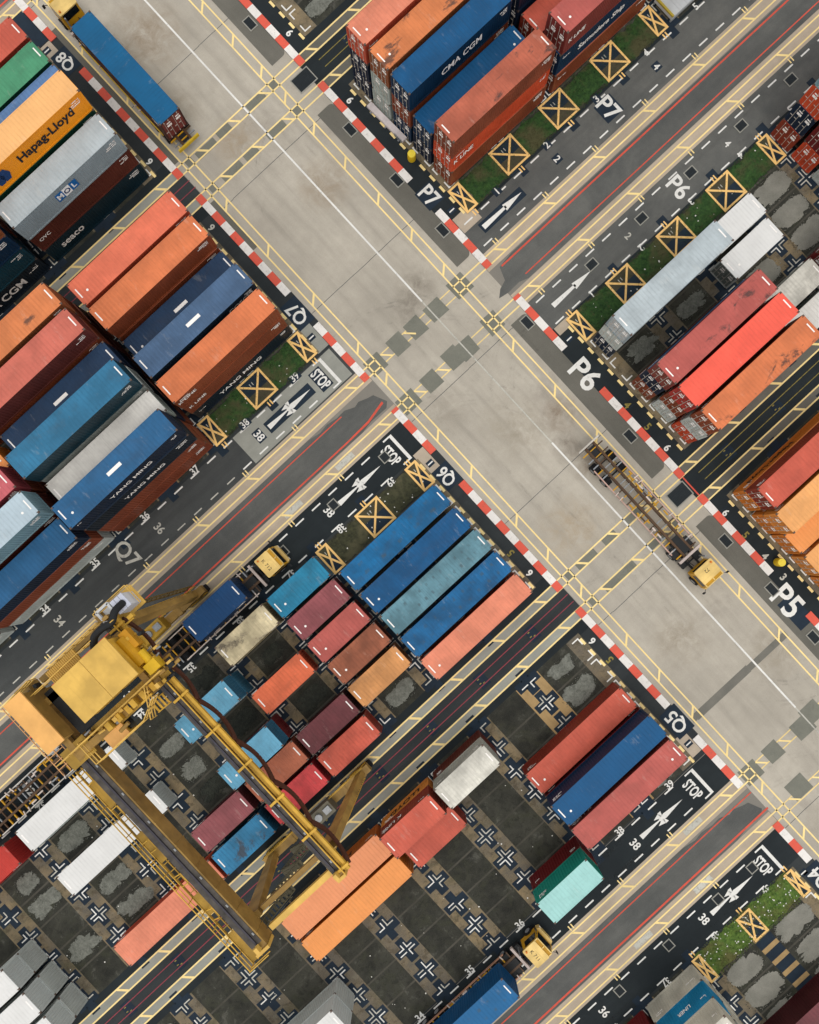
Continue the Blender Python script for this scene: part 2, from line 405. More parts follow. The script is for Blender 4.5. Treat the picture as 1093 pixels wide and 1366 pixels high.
# lighter lane ends and patched pavement
G('concrete_grey', -7.8, 5.0, U76 - 6.7, U76 - 3.35, .012)
G('concrete_lane', 3.95, 5.25, U76 + 6.5, -1.2, .013); G('concrete_lane', 3.9, 5.25, U54 - 9.8, U54 - 7.3, .013)
G('concrete_lane', 3.9, 5.25, -57.5, -55.7, .013); G('concrete_grey', 3.9, 5.25, -20.3, -17.3, .013)
G('label', 3.6, 5.2, -61.5, -57.6, .013)
G('concrete_lane', 22.3, 24.6, -18.0, -16.2, .012); G('concrete_lane', 22.4, 24.2, -3.5, -2.6, .012)
G('repair', 7.0, 14.0, 33.2, 34.0, .008); G('repair', 14.0, 19.0, 33.3, 33.95, .0082); G('repair', 6.5, 7.1, 33.3, 33.9, .0084)
pz_ = .010
for v, u in ((7.3, -12.76), (10.26, -12.72), (12.6, -12.7), (15.2, -12.65), (18.5, -12.77), (18.4, -8.0), (14.9, -7.89), (13.3, -8.1), (10.2, -7.87), (7.2, -7.91), (7.3, 41.2), (10.25, 41.2), (14.0, 41.4), (15.6, 40.95), (9.75, 45.4), (14.8, 45.4)):
    h = random.uniform(.85, 1.1); w = random.uniform(.85, 1.0)
    a = random.uniform(-.06, .06)
    pz_ += .00015; g.poly([(v - h + a, u - w), (v + h, u - w + a), (v + h - a, u + w), (v - h, u + w + a)], pz_, I['patch'])
for uc in (U87, U65):
    for sg in (-1, 1):
        for v, L in ((7.3, .8), (9.6, 2.4), (12.2, 1.6), (15.8, 2.2), (18.4, .8)):
            vv = v + random.uniform(-.5, .5) if L > 1 else v
            uu = uc + sg * 1.7 + random.uniform(-.12, .12)
            pz_ += .00015; g.rect(vv - L / 2, vv + L / 2, uu - .42, uu + .42, pz_, I['patch'])
for uj in (-61, -47.2, -34, -20.6, -6.3, 7.2, 20.6, 47.4, 60.5):
    v = 6.1; off = 0
    while v < 21.3:
        off = random.uniform(-.03, .03)
        g.rect(v, v + 1.9, uj + off - .022, uj + off + .022, .0075, I['label']); v += 1.9
struct(g.build('paved_lanes', [M[n] for n in names]))

# yard floors, concrete strips across the blocks, pads
yf = MB(); st = MB(); pads = MB(); cr = MB()
BLK = [(8, 'Q'), (7, 'Q'), (6, 'Q'), (5, 'Q'), (4, 'Q'), (8, 'P'), (7, 'P'), (6, 'P'), (5, 'P')]
def cross(v, u, mode='x'):
    L, w, gp = .80, .115, .13
    for a in (-1, 1):
        for b in (-1, 1):
            if mode == 'top' and b < 0: continue
            if mode == 'bot' and b > 0: continue
            if random.random() < .08: continue
            mi_ = 1 if random.random() < .6 else 0; jx, ju = random.uniform(-.04, .04), random.uniform(-.04, .04)
            jl = L * random.uniform(.85, 1.05)
            cr.rect(*sorted((v + a * gp, v + a * (gp + jl))), *sorted((u + b * gp + ju, u + b * (gp + w) + ju)), .024, mi_)
            if random.random() < .93: cr.rect(*sorted((v + a * gp + jx, v + a * (gp + w) + jx)), *sorted((u + b * (gp + w) + ju, u + b * (gp + jl * random.uniform(.8, 1.05)) + ju)), .024, mi_)
def pad(v, u, s=.82):
    for dv, du in ((-s, 0), (s, 0), (0, -s), (0, s)):
        k = .45 * random.uniform(.88, 1.12)
        pads.rect(v + dv - k, v + dv + k, u + du - k, u + du + k, .018)
    pads.rect(v - .42, v + .42, u - .42, u + .42, .0185)
for b, sd in BLK:
    us = sorted((row_u(b, 1), row_u(b, 6))); sgn = 1 if row_u(b, 6) > row_u(b, 1) else -1
    lo, hi = us[0] - 1.5, us[1] + 1.5
    if sd == 'Q': yf.rect(-FAR, 3.6, lo, hi, .010)
    else: yf.rect(24.2, FAR, lo, hi, .010)
    for k in range(-1, 10):
        v = bQ(k) if sd == 'Q' else bP(k + 1)
        if abs(v) > 75: continue
        if k == -1: v = 3.3 if sd == 'Q' else 24.6
        hw = 1.42 if k >= 0 else .8
        if b == 4 and k == 0:
            for q in range(12):
                uq = lo + .2 + q * 1.45
                pads.rect(v - .95, v + .95, uq, uq + .95, .018); st.rect(v - .95, v + .95, uq + .95, uq + 1.45, .014, 1)
            continue
        tan = (b == 5 and sd == 'Q' and k == 0)
        st.rect(v - hw, v + hw, lo + .05, hi - .05, .014, 1 if tan else 0)
        for r in range(0, 7):
            u = (row_u(b, r) + row_u(b, r + 1)) / 2
            if r in (0,): u = row_u(b, 1) - sgn * 1.3
            if r == 6: u = row_u(b, 6) + sgn * 1.3
            if r == 1 and k < 4 and b in (7, 6, 4): pass
            if k == -1:
                for dv in (0,):
                    a = 1 if sd == 'P' else -1
                    for bb in (-1, 1):
                        if (r == 0 and bb == -sgn) or (r == 6 and bb == sgn): continue
                        vv = 3.75 if sd == 'Q' else 24.15
                        cr.rect(*sorted((vv, vv + a * .8)), *sorted((u + bb * .17, u + bb * .30)), .024)
                        cr.rect(*sorted((vv, vv + a * .13)), *sorted((u + bb * .30, u + bb * .95)), .024)
                continue
            pad(v, u)
            mode = 'x'
            if r == 0: mode = 'top' if sgn > 0 else 'bot'
            if r == 6: mode = 'bot' if sgn > 0 else 'top'
            cross(v, u, mode)
for b, sd in BLK:
    for r in range(1, 6):
        u = (row_u(b, r) + row_u(b, r + 1)) / 2
        a, c = (-75, 3.0) if sd == 'Q' else (24.8, 75)
        st.rect(a, c, u - .09, u + .09, .0125, 2)
struct(yf.build('yard_floor', M['yard'])); struct(st.build('concrete_strips', [M['strip'], M['strip_tan'], M['ridge']]))
struct(pads.build('foundation_pads', M['pad'])); struct(cr.build('slot_crosses', [M['white'], M['white_worn']]))

# gravel heaps lying in the open slots
def blob(mbx, v, u, rv, ru, hgt, seed, wob=.3, n=120, rings=9, dark=False):
    rnd = random.Random(seed); bites = [(rnd.uniform(0, 6.28), rnd.uniform(.1, .3), rnd.uniform(.1, .38)) for _ in range(rnd.randint(1, 5))]; ph = [(rnd.uniform(0, 6.28), rnd.uniform(.25, 1)) for _ in range(8)]
    vs = [W(v, u, .02 + hgt)]; fs = []
    for j in range(1, rings + 1):
        f = j / rings
        for i in range(n):
            t = 2 * math.pi * i / n
            bite = sum(d_ * max(0, 1 - abs((t - a_ + math.pi) % (2 * math.pi) - math.pi) / w_) for a_, w_, d_ in bites)
            w = 1 - bite * f + wob * sum(a * math.sin((k + 2) * t + p) / (k + 2) for k, (p, a) in enumerate(ph)) * 1.4
            e = 3.2; cx, sx = math.cos(t), math.sin(t)
            q = (abs(cx) ** e + abs(sx) ** e) ** (-1 / e)
            z = .014 + hgt * (1 - f ** 3) + (.0 if j < rings else -.006)
            jj = 1 + (rnd.uniform(-.07, .03) if j == rings else 0)
            vs.append(W(v + rv * q * cx * f * w * jj, u + ru * q * sx * f * w * jj, z))
    for i in range(n): fs.append((0, 1 + (i + 1) % n, 1 + i))
    for j in range(1, rings):
        for i in range(n):
            a = 1 + (j - 1) * n + i; b2 = 1 + (j - 1) * n + (i + 1) % n
            fs.append((a, b2, b2 + n, a + n))
    mbx.add(vs, fs, int(dark))
    for _ in range(110):                  # loose stones round the heap
        t = rnd.uniform(0, 6.283); e = 3.2; cx, sx = math.cos(t), math.sin(t); q = (abs(cx) ** e + abs(sx) ** e) ** (-1 / e) * rnd.gauss(1.0, .06)
        P_ = W(v + rv * q * cx, u + ru * q * sx, .03); r_ = rnd.uniform(.02, .07); a = rnd.uniform(0, 3)
        mbx.add([P_ + Vector((r_ * math.cos(a + k * 1.57), r_ * math.sin(a + k * 1.57) * rnd.uniform(.6, 1), 0)) for k in range(4)] + [P_ + Vector((0, 0, r_ * .7))], [(0, 1, 4), (1, 2, 4), (2, 3, 4), (3, 0, 4)], 1 if dark == 1 or rnd.random() < .4 else int(dark))
gv = MB()
sd_ = 0
for b, sd in BLK:
    for k in range(0, 9):
        v = (bQ(k) + bQ(k - 1)) / 2 if sd == 'Q' else (bP(k) + bP(k + 1)) / 2
        for r in range(1, 7):
            sd_ += 1
            if r == 1 and ((sd == 'Q' and b in (7, 6) and k < 2) or (sd == 'P' and b in (7, 6) and k < 4) or (b == 4 and k < 2)): continue
            if b == 5 and sd == 'Q' and k >= 1 and v > -46: continue
            u = row_u(b, r); rnd = random.Random(sd_)
            if (b == 4) or (b == 6 and sd == 'P' and v > 40):
                blob(gv, v + rnd.uniform(-.1, .1), u + rnd.uniform(-.1, .1), rnd.uniform(1.95, 2.2), rnd.uniform(1.08, 1.2), .05, sd_, .08, dark=2); continue
            if rnd.random() < .2: continue
            blob(gv, v + rnd.uniform(-.1, .2), u + rnd.uniform(-.15, .15), rnd.uniform(1.1, 1.85), rnd.uniform(.72, 1.08), rnd.uniform(.05, .1), sd_, rnd.choice([.10, .16, .26]), dark=(sd == 'Q' and b == 6 and 2 <= k <= 4 and r < 6) or rnd.random() < .12)
stuff(gv.build('gravel', [M['gravel'], M['gravel_dark'], M['slab']]), 'grey gravel heaps lying in the empty container slots', 'gravel')

# grass beside the truck lanes
def grass_patch(name, mat, label, v0, v1, u0, u1, blades, hgt):
    m_ = MB(); nv, nu = max(2, int((v1 - v0) * 2)), max(2, int(abs(u1 - u0) * 2))
    rnd = random.Random(int(v0 * 10 + u0))
    idx = {}
    vs = []
    for i in range(nv + 1):
        for j in range(nu + 1):
            idx[i, j] = len(vs)
            e = 0 < i < nv and 0 < j < nu
            vs.append(W(v0 + (v1 - v0) * i / nv + rnd.uniform(-.16, .16), u0 + (u1 - u0) * j / nu + rnd.uniform(-.2, .16), .02 + (rnd.uniform(.01, .07) if e else 0)))
    m_.add(vs, [(idx[i, j], idx[i, j + 1], idx[i + 1, j + 1], idx[i + 1, j]) for i in range(nv) for j in range(nu)])
    for _ in range(blades):
        v, u = rnd.uniform(v0 - .1, v1 + .1), rnd.uniform(u0 - .25, u1 + .25); p = W(v, u, .03); a = rnd.uniform(0, 6.28); h = hgt * rnd.uniform(.4, 1.2)
        d = Vector((math.cos(a), math.sin(a), 0)); n = Vector((-d.y, d.x, 0)) * rnd.uniform(.02, .05)
        m_.add([p - n, p + n, p + d * h * .9 + Vector((0, 0, h))], [(0, 1, 2)])
    return stuff(m_.build(name, mat), label, 'grass')
grass_patch('grass', M['grass'], 'dark green grass between yellow crossed boxes beside the Q7 truck lane', -8.6, 3.2, -20.15, -17.45, 2600, .14)
grass_patch('grass', M['grass'], 'deep green grass strip below the stacks along the P7 truck lane', 25.3, 49.6, -20.1, -17.5, 5200, .16)
grass_patch('grass', M['grass'], 'green grass strip with crossed boxes along the P6 truck lane', 25.3, 49.6, -3.15, -.55, 5200, .14)
grass_patch('grass', M['grass_lush'], 'bright green littered grass at the bottom right of the yard', -8.8, 3.2, 50.6, 53.4, 3400, .16)
grass_patch('grass', M['grass_dry'], 'brownish dry grass between crossed boxes beside the Q6 truck lane', -8.6, 3.0, -3.1, -.5, 900, .10)
lt = MB(); rnd = random.Random(4)
for n_, (v0, v1, u0, u1) in ((95, (-8.6, 3.2, 50.7, 53.3)), (22, (-8, 3, -3, -.6)), (10, (-8, 3, -20, -17.6)), (26, (26, 49, -3, -.7)), (60, (-55, -10, 20.5, 36)), (30, (-60, -30, -2, 13))):
    for _ in range(n_):
        v, u = rnd.uniform(v0, v1), rnd.uniform(u0, u1); s_ = rnd.uniform(.03, .10); p = W(v, u, .10); a = rnd.uniform(0, 3)
        c, d = math.cos(a) * s_, math.sin(a) * s_
        lt.add([p + Vector((c, d, 0)), p + Vector((-d, c, .03)), p + Vector((-c, -d, 0)), p + Vector((d * .7, -c * .7, .02))], [(0, 1, 2, 3)])
stuff(lt.build('litter', plain('litter_paper', '#d8d6cf', .8)), 'white scraps of litter strewn over the grass and gravel', 'litter')

# ------------------------------------------------------------------ road paint
M['soil'] = ground_mat('bare_soil', '#2b2a22', '#57503d', .6, 2.2, stain='#2c3a22', stain_lo=.5, grain=.4)
pm = ['soil', 'white', 'yellow', 'amber', 'red_line', 'red_faint', 'white_worn', 'label', 'yellow_faint', 'pad', 'yellow_thin']
PI_ = {n: i for i, n in enumerate(pm)}
p = MB()
def PR(n, *a): p.rect(*a, .020, PI_[n])
def SEG(n, a, b, w, z=.020): p.seg(a, b, w, z, PI_[n])
YW = .15
# main road
PR('white', 14.68, 14.86, -FAR, -14.2); p.rect(14.70, 14.83, -14.2, 4.5, .020, PI_['white_worn']); PR('white', 14.68, 14.86, 4.5, 39.5)
p.rect(14.70, 14.83, 39.5, 52, .020, PI_['white_worn']); PR('white', 14.68, 14.86, 52, FAR)
LANES = (U76, U54, U76 - 54.1); TRK = (U87, U65, U65 + 54.2)
def road_pair(v0, v1):
    cuts = []
    for t in TRK: cuts += [(t - 2.2, t - 1.2), (t + 1.2, t + 2.2)]
    for t in LANES: cuts += [(t - 2.9, t - 1.85), (t + 1.85, t + 2.9)]
    for v in (v0, v1):
        PR('yellow', v - YW / 2, v + YW / 2, -FAR, FAR)
    u = -66 if v0 < 10 else -65
    ru = [x for x in (-61.2, -54.7, -48.2, -43.6, -34.0, -28.0, -21.5, -15.1, -11.0, -3.6, 1.2, 7.7, 12.2, 17.0, 23.5, 28.2, 33.0, 38.0, 43.0, 49.0, 55.4, 62)] if v0 < 10 else \
         [x for x in (-59.6, -54.2, -49.7, -45.3, -41.2, -37.76, -33.65, -29.15, -24.38, -19.6, -15, -5.0, 1.0, 7.0, 13.5, 21.9, 27.5, 33.2, 38.7, 43.5, 49, 55, 61)]
    for x in ru:
        SEG('yellow', (v0, x + .42), (v1, x - .42), .2, .0205)
road_pair(6.65, 7.55); road_pair(17.95, 18.85)
def cross_pair(u0, u1, step, phase, side, rungs=True):
    for s0, s1 in ((-FAR, 6.7), (18.8, FAR)):
        for u in (u0, u1): PR('yellow', s0, s1, u - YW / 2, u + YW / 2)
for t in TRK:
    for sg in (-1, 1):
        for s0, s1 in ((-FAR, FAR),):
            for d in (1.27, 2.15):
                PR('yellow', s0, s1, t + sg * d - YW / 2, t + sg * d + YW / 2)
        x = -70 + (1.2 if sg > 0 else .9)
        for k in range(24):
            v = 3.45 - 5.55 * k
            uc = t + sg * 1.71
            SEG('yellow', (v - .42, uc - .42), (v + .42, uc + .42), .22, .0205)
            v = 23.5 + 5.6 * k
            SEG('yellow', (v - .42, uc - .42), (v + .42, uc + .42), .22, .0205)
        for v in (9.0, 13.2, 17.2):
            uc = t + sg * 1.71; SEG('yellow', (v - .42, uc - .42), (v + .42, uc + .42), .2, .0205)
for t in LANES:
    for sg in (-1, 1):
        for d in (1.98, 2.86):
            for s0, s1 in ((-FAR, 7.6), (17.9, FAR)):
                PR('yellow', s0, s1, t + sg * d - YW / 2, t + sg * d + YW / 2)
            p.rect(7.6, 17.9, t + sg * d - .06, t + sg * d + .06, .0098, PI_['yellow_thin'])
        uc = t + sg * 2.42
        for k in range(14):
            for v in (4.0 - 7.1 * k if k < 2 else 4.0 - 6.65 * k + .3, 23.8 + 6.6 * k):
                SEG('yellow', (v - .42, uc - .42), (v + .42, uc + .42), .2, .0205)
        for v in (8.7, 11.8): SEG('yellow', (v - .42, uc - .42), (v + .42, uc + .42), .16, .0205)
        # worn white dashes inside the lane strips
        for s in range(4):
            v = -.5 - 8.0 * s + random.uniform(-2, 2)
            if random.random() < .7: p.rect(v - 2.2, v, uc - .3, uc + .25, .0195, PI_['white_worn'])
        for k in range(26):                      # little paired ticks beside the strip
            v = bQ(k) + .1 if k < 13 else bP(k - 13)
            ue = t + sg * 3.02
            if -70 < v < 70:
                for dv in (-.17, .17):
                    PR('yellow', v + dv - .06, v + dv + .06, *sorted((ue, ue + sg * .55)))
        # dashed edges of the truck lane
        ui, uo = t + sg * 6.56, t + sg * 3.75
        for k in range(-2, 36):
            vq = 2.4 - 2.19 * k; vp = 23.4 + 2.2 * k
            if vq < 1.9: PR('white', vq - .55, vq + .55, ui - .075, ui + .075)
            if vq < 1.9 and not (t == U76 and sg < 0 and vq < -10): PR('white', vq - .55, vq + .55, uo - .075, uo + .075)
            elif vq < 1.9: p.rect(vq - .5, vq + .5, uo - .06, uo + .06, .020, PI_['white_worn'])
            if vp > 22: PR('white', vp - .55, vp + .55, ui - .075, ui + .075); PR('white', vp - .55, vp + .55, uo - .075, uo + .075)
    # red guide lines
    for s in ('Q', 'P'):
        if s == 'Q':
            th, tn = t + 1.22, t - 1.0
            if t == U76:
                p.poly([(-FAR, th - .07), (0, th - .07), (3.0, th - .18), (5.3, th - .66), (5.3, th - .42), (3.0, th + .04), (0, th + .09), (-FAR, th + .09)], .0205, PI_['red_line'])
                p.rect(-FAR, 1.4, tn - .06, tn + .05, .020, PI_['red_line'])
            else:
                p.rect(-FAR, 6.2, th - .10, th + .09, .020, PI_['red_line']); p.rect(-FAR, 6.0, tn - .06, tn + .06, .020, PI_['red_line'])
        else:
            p.rect(22.8, FAR, t - 1.22, t - 1.05, .020, PI_['red_line']); p.rect(24.0, FAR, t + .93, t + 1.05, .020, PI_['red_line'])
# crane-track centre lines, channel boxes and their numerals
for t in TRK:
    for d in (-.46, .42):
        p.rect(-FAR, 5.9 if t > 0 else 6.1, t + d - .045, t + d + .045, .020, PI_['red_faint'])
        p.rect(23.3, FAR, t + d - .04, t + d + .04, .020, PI_['yellow_faint'])
    for k in range(10):
        for v in (.8 - 6.7 * k, 26.8 + 6.5 * k):
            p.rect(v - .55, v + .55, t - .75, t + .75, .0195, PI_['pad'])
            
            for dd, uu in ((-.45, .1), (-.1, .25), (-.35, -.35)): p.rect(v + dd, v + dd + .22, t + uu, t + uu + .10, .0203, PI_['yellow_faint'])
p.rect(21.78, 21.92, U65 - 1.2, U65 + 1.2, .0206, PI_['red_line'])
# yellow dashes at the block ends
for b, sd in BLK:
    lo, hi = sorted((row_u(b, 1), row_u(b, 6)))
    u = lo - .9
    if b in (8,): u = lo + 5
    while u < hi + 1.6:
        v = 3.88 if sd == 'Q' else 23.62
        PR('yellow', v - .13, v + .13, u, u + .72); u += 1.42
# yellow crossed boxes
BX = {(7, 'Q'): [(3.18, 0), (-2.78, 1), (-8.78, 0)], (6, 'Q'): [(3.11, 0), (-2.77, 1), (-8.72, 0)], (4, 'Q'): [(3.3, 0), (-2.65, .5), (-8.9, 0)],
      (7, 'P'): [(24.5, 0), (30.66, 1), (37.22, 1), (44.0, 1), (49.76, 0)], (6, 'P'): [(24.55, 0), (30.5, 1), (37.2, 1), (43.78, 1), (49.75, 0)]}
for (b, sd), lst in BX.items():
    uc = row_u(b, 1) + (.0 if b != 6 else -.1)
    for v, full in lst:
        hw = 1.38 if full == 1 else (.8 if full == .5 else (.42 if b == 4 else .62)); hu = 1.36
        nb = 1 if b == 7 else -1              # dark pad towards the stacks, bare soil towards the lane
        p.rect(v - hw, v + hw, *sorted((uc - nb * hu, uc + nb * hu * .1)), .10, PI_['pad']); p.rect(v - hw, v + hw, *sorted((uc + nb * hu * .1, uc + nb * hu)), .10, PI_['soil'])
        w = .20
        p.rect(v - hw - w / 2, v + hw + w / 2, uc - hu - w / 2, uc - hu + w / 2, .104, PI_['amber'])
        p.rect(v - hw - w / 2, v + hw + w / 2, uc + hu - w / 2, uc + hu + w / 2, .104, PI_['amber'])
        p.rect(v - hw - w / 2, v - hw + w / 2, uc - hu + w / 2, uc + hu - w / 2, .104, PI_['amber'])
        p.rect(v + hw - w / 2, v + hw + w / 2, uc - hu + w / 2, uc + hu - w / 2, .104, PI_['amber'])
        p.seg((v - hw, uc - hu), (v + hw, uc + hu), w, .108, PI_['amber'])
        p.seg((v - hw, uc + hu), (v + hw, uc - hu), w, .112, PI_['amber'])
        for dv in (-.35, -.05): p.rect(v + dv, v + dv + .07, uc - hu * .62, uc - hu * .38, .104, PI_['white_worn'])
        a = -1 if b in (7, 8, 5) else 1
        if full:
            for dv in (-.55, .55): PR('amber', v + dv - .45, v + dv + .3, uc - a * (-hu) * 0 + a * (hu + .28), uc + a * (hu + .42)) if False else None
        ue = row_u(b, 1) + (1.55 if b == 7 else -1.55)
        for dv in (-.18, .14): p.rect(v + dv - .07, v + dv + .07, *sorted((ue, ue + (.55 if b == 7 else -.55))), .0206, PI_['amber'])

# stencilled boxes, numbers and names
TZ = .0245
def box_text(s, v, u, h, d, bw, bu, xs=1.0, bold=.02, mi='white', box=True):
    if box: p.rect(v - bw / 2, v + bw / 2, u - bu / 2, u + bu / 2, .0225, PI_['label'])
    ptext(p, s, v, u, h, d, TZ, PI_[mi], xs, bold)
box_text('Q8', 5.08, -54.9, 1.35, 'Q', 1.85, 2.5, .95); box_text('Q7', 5.05, -21.6, 1.6, 'Q', 2.0, 3.0, .9)
box_text('Q6', 5.05, -.1, 1.55, 'Q', 1.9, 2.4, .8); box_text('Q5', 5.35, 32.65, 1.6, 'Q', 2.0, 3.0, .95); box_text('Q4', 5.3, 53.3, 1.6, 'Q', 1.9, 3.2, .95)
box_text('P7', 22.25, -21.2, 1.65, 'P', 1.95, 2.2, .85)
box_text('P6', 21.65, 1.85, 2.3, 'P', 1.0, 2.4, 1.0, box=False); box_text('P5', 21.2, 31.4, 2.4, 'P', 2.6, 3.6, .95, box=False)
p.rect(20.2, 22.0, 31.0, 34.4, .0222, PI_['label'])
box_text('P7', 40.86, -15.56, 1.75, 'P', 2.1, 2.1, .95); box_text('P6', 40.67, -5.32, 1.75, 'P', 2, 2, .95, box=False)
box_text('Q7', -23.1, -15.7, 1.9, 'P', 2, 2, .95, mi='white_worn', box=False)
for s, v, u, d, bx in (('6', 22.87, -33.3, 'P', 0), ('1', 22.9, -18.7, 'P', 1), ('6', 22.97, -42.1, 'P', 0), ('1', 4.4, -56.9, 'Q', 1), ('6', 4.43, -42.2, 'Q', 0), ('6', 4.54, -33.4, 'Q', 9), ('1', 4.47, -18.95, 'Q', 1), ('1', 4.7, -2.1, 'Q', 1), ('6', 4.55, 12.3, 'Q', 0), ('5', 4.53, 9.64, 'Q', 8), ('6', 4.56, 21.3, 'Q', 0), ('5', 4.6, 23.8, 'Q', 8), ('1', 4.72, 35.0, 'Q', 1), ('1', 4.45, 51.8, 'Q', 1), ('1', 22.85, -1.77, 'P', 1), ('6', 22.7, 12.5, 'P', 0), ('5', 22.7, 9.7, 'P', 8), ('4', 22.64, 6.8, 'P', 8), ('6', 22.6, 21.0, 'P', 0), ('5', 22.55, 23.9, 'P', 8), ('4', 22.55, 26.7, 'P', 9), ('3', 22.5, 29.4, 'P', 9)):
    box_text(s, v, u, .62 if s == '1' else .78, d, .75, .6, .95, .03, mi={8: 'yellow_faint', 9: 'white_worn'}.get(bx, 'white'), box=(bx == 1))
for k in range(10):                       # slot numbers on the Q side
    n = str(39 - k); v = .65 - 6.63 * k
    for t, sg, d in ((U76, -1, 'in7'), (U76, 1, 'in6'), (U54, -1, 'in7'), (U54, 1, 'in6')):
        box_text(n, v, t + sg * 6.95, .72, d, 1.25, .85, .92, .02, box=(t == U76 and sg < 0 and k < 2))
        if k in (1, 3, 5, 7): box_text(n, v + .25, t + sg * 4.95 - (.15 if t == U76 and sg < 0 else 0), .85, 'P', .95, 1.3, .92, .02, mi='white_worn' if (t == U76 and sg < 0 and k > 1) else 'white', box=(t == U76 and sg < 0 and k == 1))
for k in range(7):
    n = str(1 + k); v = 27.4 + 6.6 * k
    for sg, d in ((-1, 'in7'), (1, 'in6')):
        box_text(n, v, U76 + sg * 6.8, .72, d, .85, .85, .95, .02, box=(sg < 0 and k < 3))
        if k in (1, 3): box_text(n, v - .15, U76 + sg * 5.1, .72, 'P', .85, .85, .95, .02, box=(sg < 0), mi='white_worn' if (k == 1 and sg > 0) else 'white')
for t, sg, bx in ((U76, -1, 1), (U76, 1, 0), (U54, -1, 0), (U54, 1, 0)):
    uc = t + sg * 5.05; v0 = 3.45
    if t > 0: v0 = 3.05
    box_text('STOP', v0 - 1.05, uc, 1.15, 'P', 1.35, 2.25, .55, .03, box=bool(bx))
    PR('white', v0, v0 + .32, uc - 1.55, uc + 1.55)
    for e in (-1, 1): PR('white', v0 - .75, v0, uc + e * 1.48 - .08, uc + e * 1.48 + .08)
    va = -1.75 if t < 0 else -2.1
    if bx: p.rect(va - 2.95, va + 2.95, uc - .62, uc + .62, .0225, PI_['label'])
    L = 2.75
    pts = [(-L, -.26), (-.55, -.05), (-.95, -.42), (-.45, -.30), (-.15, -.62), (.15, -.62), (.1, -.45), (.45, -.33), (.35, -.22), (L, 0), (.35, .22), (.45, .33), (.1, .45), (.15, .62), (-.15, .62), (-.45, .30), (-.95, .42), (-.55, .05), (-L, .26)]
    # split into convex pieces
    for quad in ([(-L, -.26), (-.3, -.06), (-.3, .06), (-L, .26)], [(-.3, -.14), (.4, -.26), (.4, .26), (-.3, .14)], [(.4, -.26), (L, 0), (.4, .26)],
                 [(-.75, -.36), (-.2, -.14), (.1, -.2), (.0, -.52), (-.1, -.56)], [(-.75, .36), (-.2, .14), (.1, .2), (.0, .52), (-.1, .56)],
                 [(-.05, -.62), (.35, -.62), (.2, -.2), (.0, -.2)], [(-.05, .62), (.35, .62), (.2, .2), (.0, .2)]):
        p.poly([(va + a, uc + b_) for a, b_ in quad], TZ, PI_['white'])
for v, u, bx in ((26.55, U76 - 5.1, 1), (26.35, U76 + 5.1, 0)):
    if bx: p.rect(v - 2.75, v + 2.75, u - .55, u + .55, .0225, PI_['label'])
    for quad in ([(-2.5, -.26), (.5, -.13), (.5, .13), (-2.5, .26)], [(.3, -.36), (2.55, 0), (.3, .36)]):
        p.poly([(v + a, u + b_) for a, b_ in quad], TZ, PI_['white'])
struct(p.build('road_markings', [M[n] for n in pm]))

# striped kerbs
kb = MB()
def kerb(vc, spans, gaps):
    for a, b, sgn in spans:            # starts red at a, marching towards b
        u = a; i = 0
        while (b - u) * sgn > .2:
            L = .95 if i == 0 else 1.33
            e = u + sgn * L
            if (b - e) * sgn < 0: e = b
            lo, hi = sorted((u, e))
            if not any(lo < g1 and hi > g0 for g0, g1 in gaps):
                kb.box(vc - .37, vc + .37, -hi + SH * vc, -lo + SH * vc, 0, .07 + .0001 * (i % 2), i % 2)
            u = e; i += 1
kerb(5.66, [(-39.0 - 0, -75, -1), (-36.5, -12.2, 1), (15.55, -8.4, -1), (18.05, 41.5, 1), (46.4, 75, 1)], [(-56.2, -53.6), (-23.2, -20.0), (-1.4, 1.2), (31.1, 34.2), (51.6, 55)])
kerb(21.85, [(-39.0, -75, -1), (-36.5, -12.2, 1), (15.55, -8.4, -1), (18.05, 41.5, 1), (46.4, 75, 1)], [(-22.4, -20.0), (-.2, 3.9), (29.4, 33.6)])
struct(kb.build('striped_kerb', [M['red_kerb'], M['white_kerb']]))

def scrub_mat():
    t = NT('tyre_scrub', .9); t.out(lin('#3a3936'))
    tr = t.n('ShaderNodeBsdfTransparent'); mx = t.n('ShaderNodeMixShader'); v = t.coord()
    f = t.mul(t.ramp(t.noise(v, .6, 6, .75), .46, .74), .10)
    t.l(f, mx.inputs[0]); t.l(tr.outputs[0], mx.inputs[1]); t.l(t.b.outputs[0], mx.inputs[2])
    t.l(mx.outputs[0], t.t.nodes['Material Output'].inputs['Surface']); return t.m
sm = MB(); rnd = random.Random(21); zz = 0
def arc(vc, uc, r, a0, a1, w):
    global zz
    n = 14; zz += 1
    for i in range(n):
        p_ = []
        for rr, k in ((r - w / 2, i), (r + w / 2, i), (r + w / 2, i + 1), (r - w / 2, i + 1)):
            t = R(a0 + (a1 - a0) * k / n); p_.append((vc + rr * math.cos(t), uc + rr * math.sin(t)))
        sm.poly(p_, .0262 + zz * .00004)
for _ in range(14):
    t_ = rnd.choice([U76 - 5, U76 + 5, U54 - 5, U65, U87, U76, U54]); sd_q = rnd.random() < .5
    r = rnd.uniform(5, 13); d_ = rnd.choice([-1, 1])
    vc = (6.2 - rnd.uniform(-2, 1.5)) if sd_q else (21 + rnd.uniform(-2, 1.5))
    a0 = rnd.uniform(5, 40)
    for off in (0, .35, 1.9, 2.25):
        if sd_q: arc(vc, t_ + d_ * r, r + off, -d_ * 90 + rnd.uniform(-2, 2), -d_ * 90 + d_ * rnd.uniform(40, 80), rnd.uniform(.14, .24))
        else: arc(vc, t_ + d_ * r, r + off, -d_ * 90 + rnd.uniform(-2, 2), -d_ * 90 - d_ * rnd.uniform(40, 80), rnd.uniform(.14, .24))
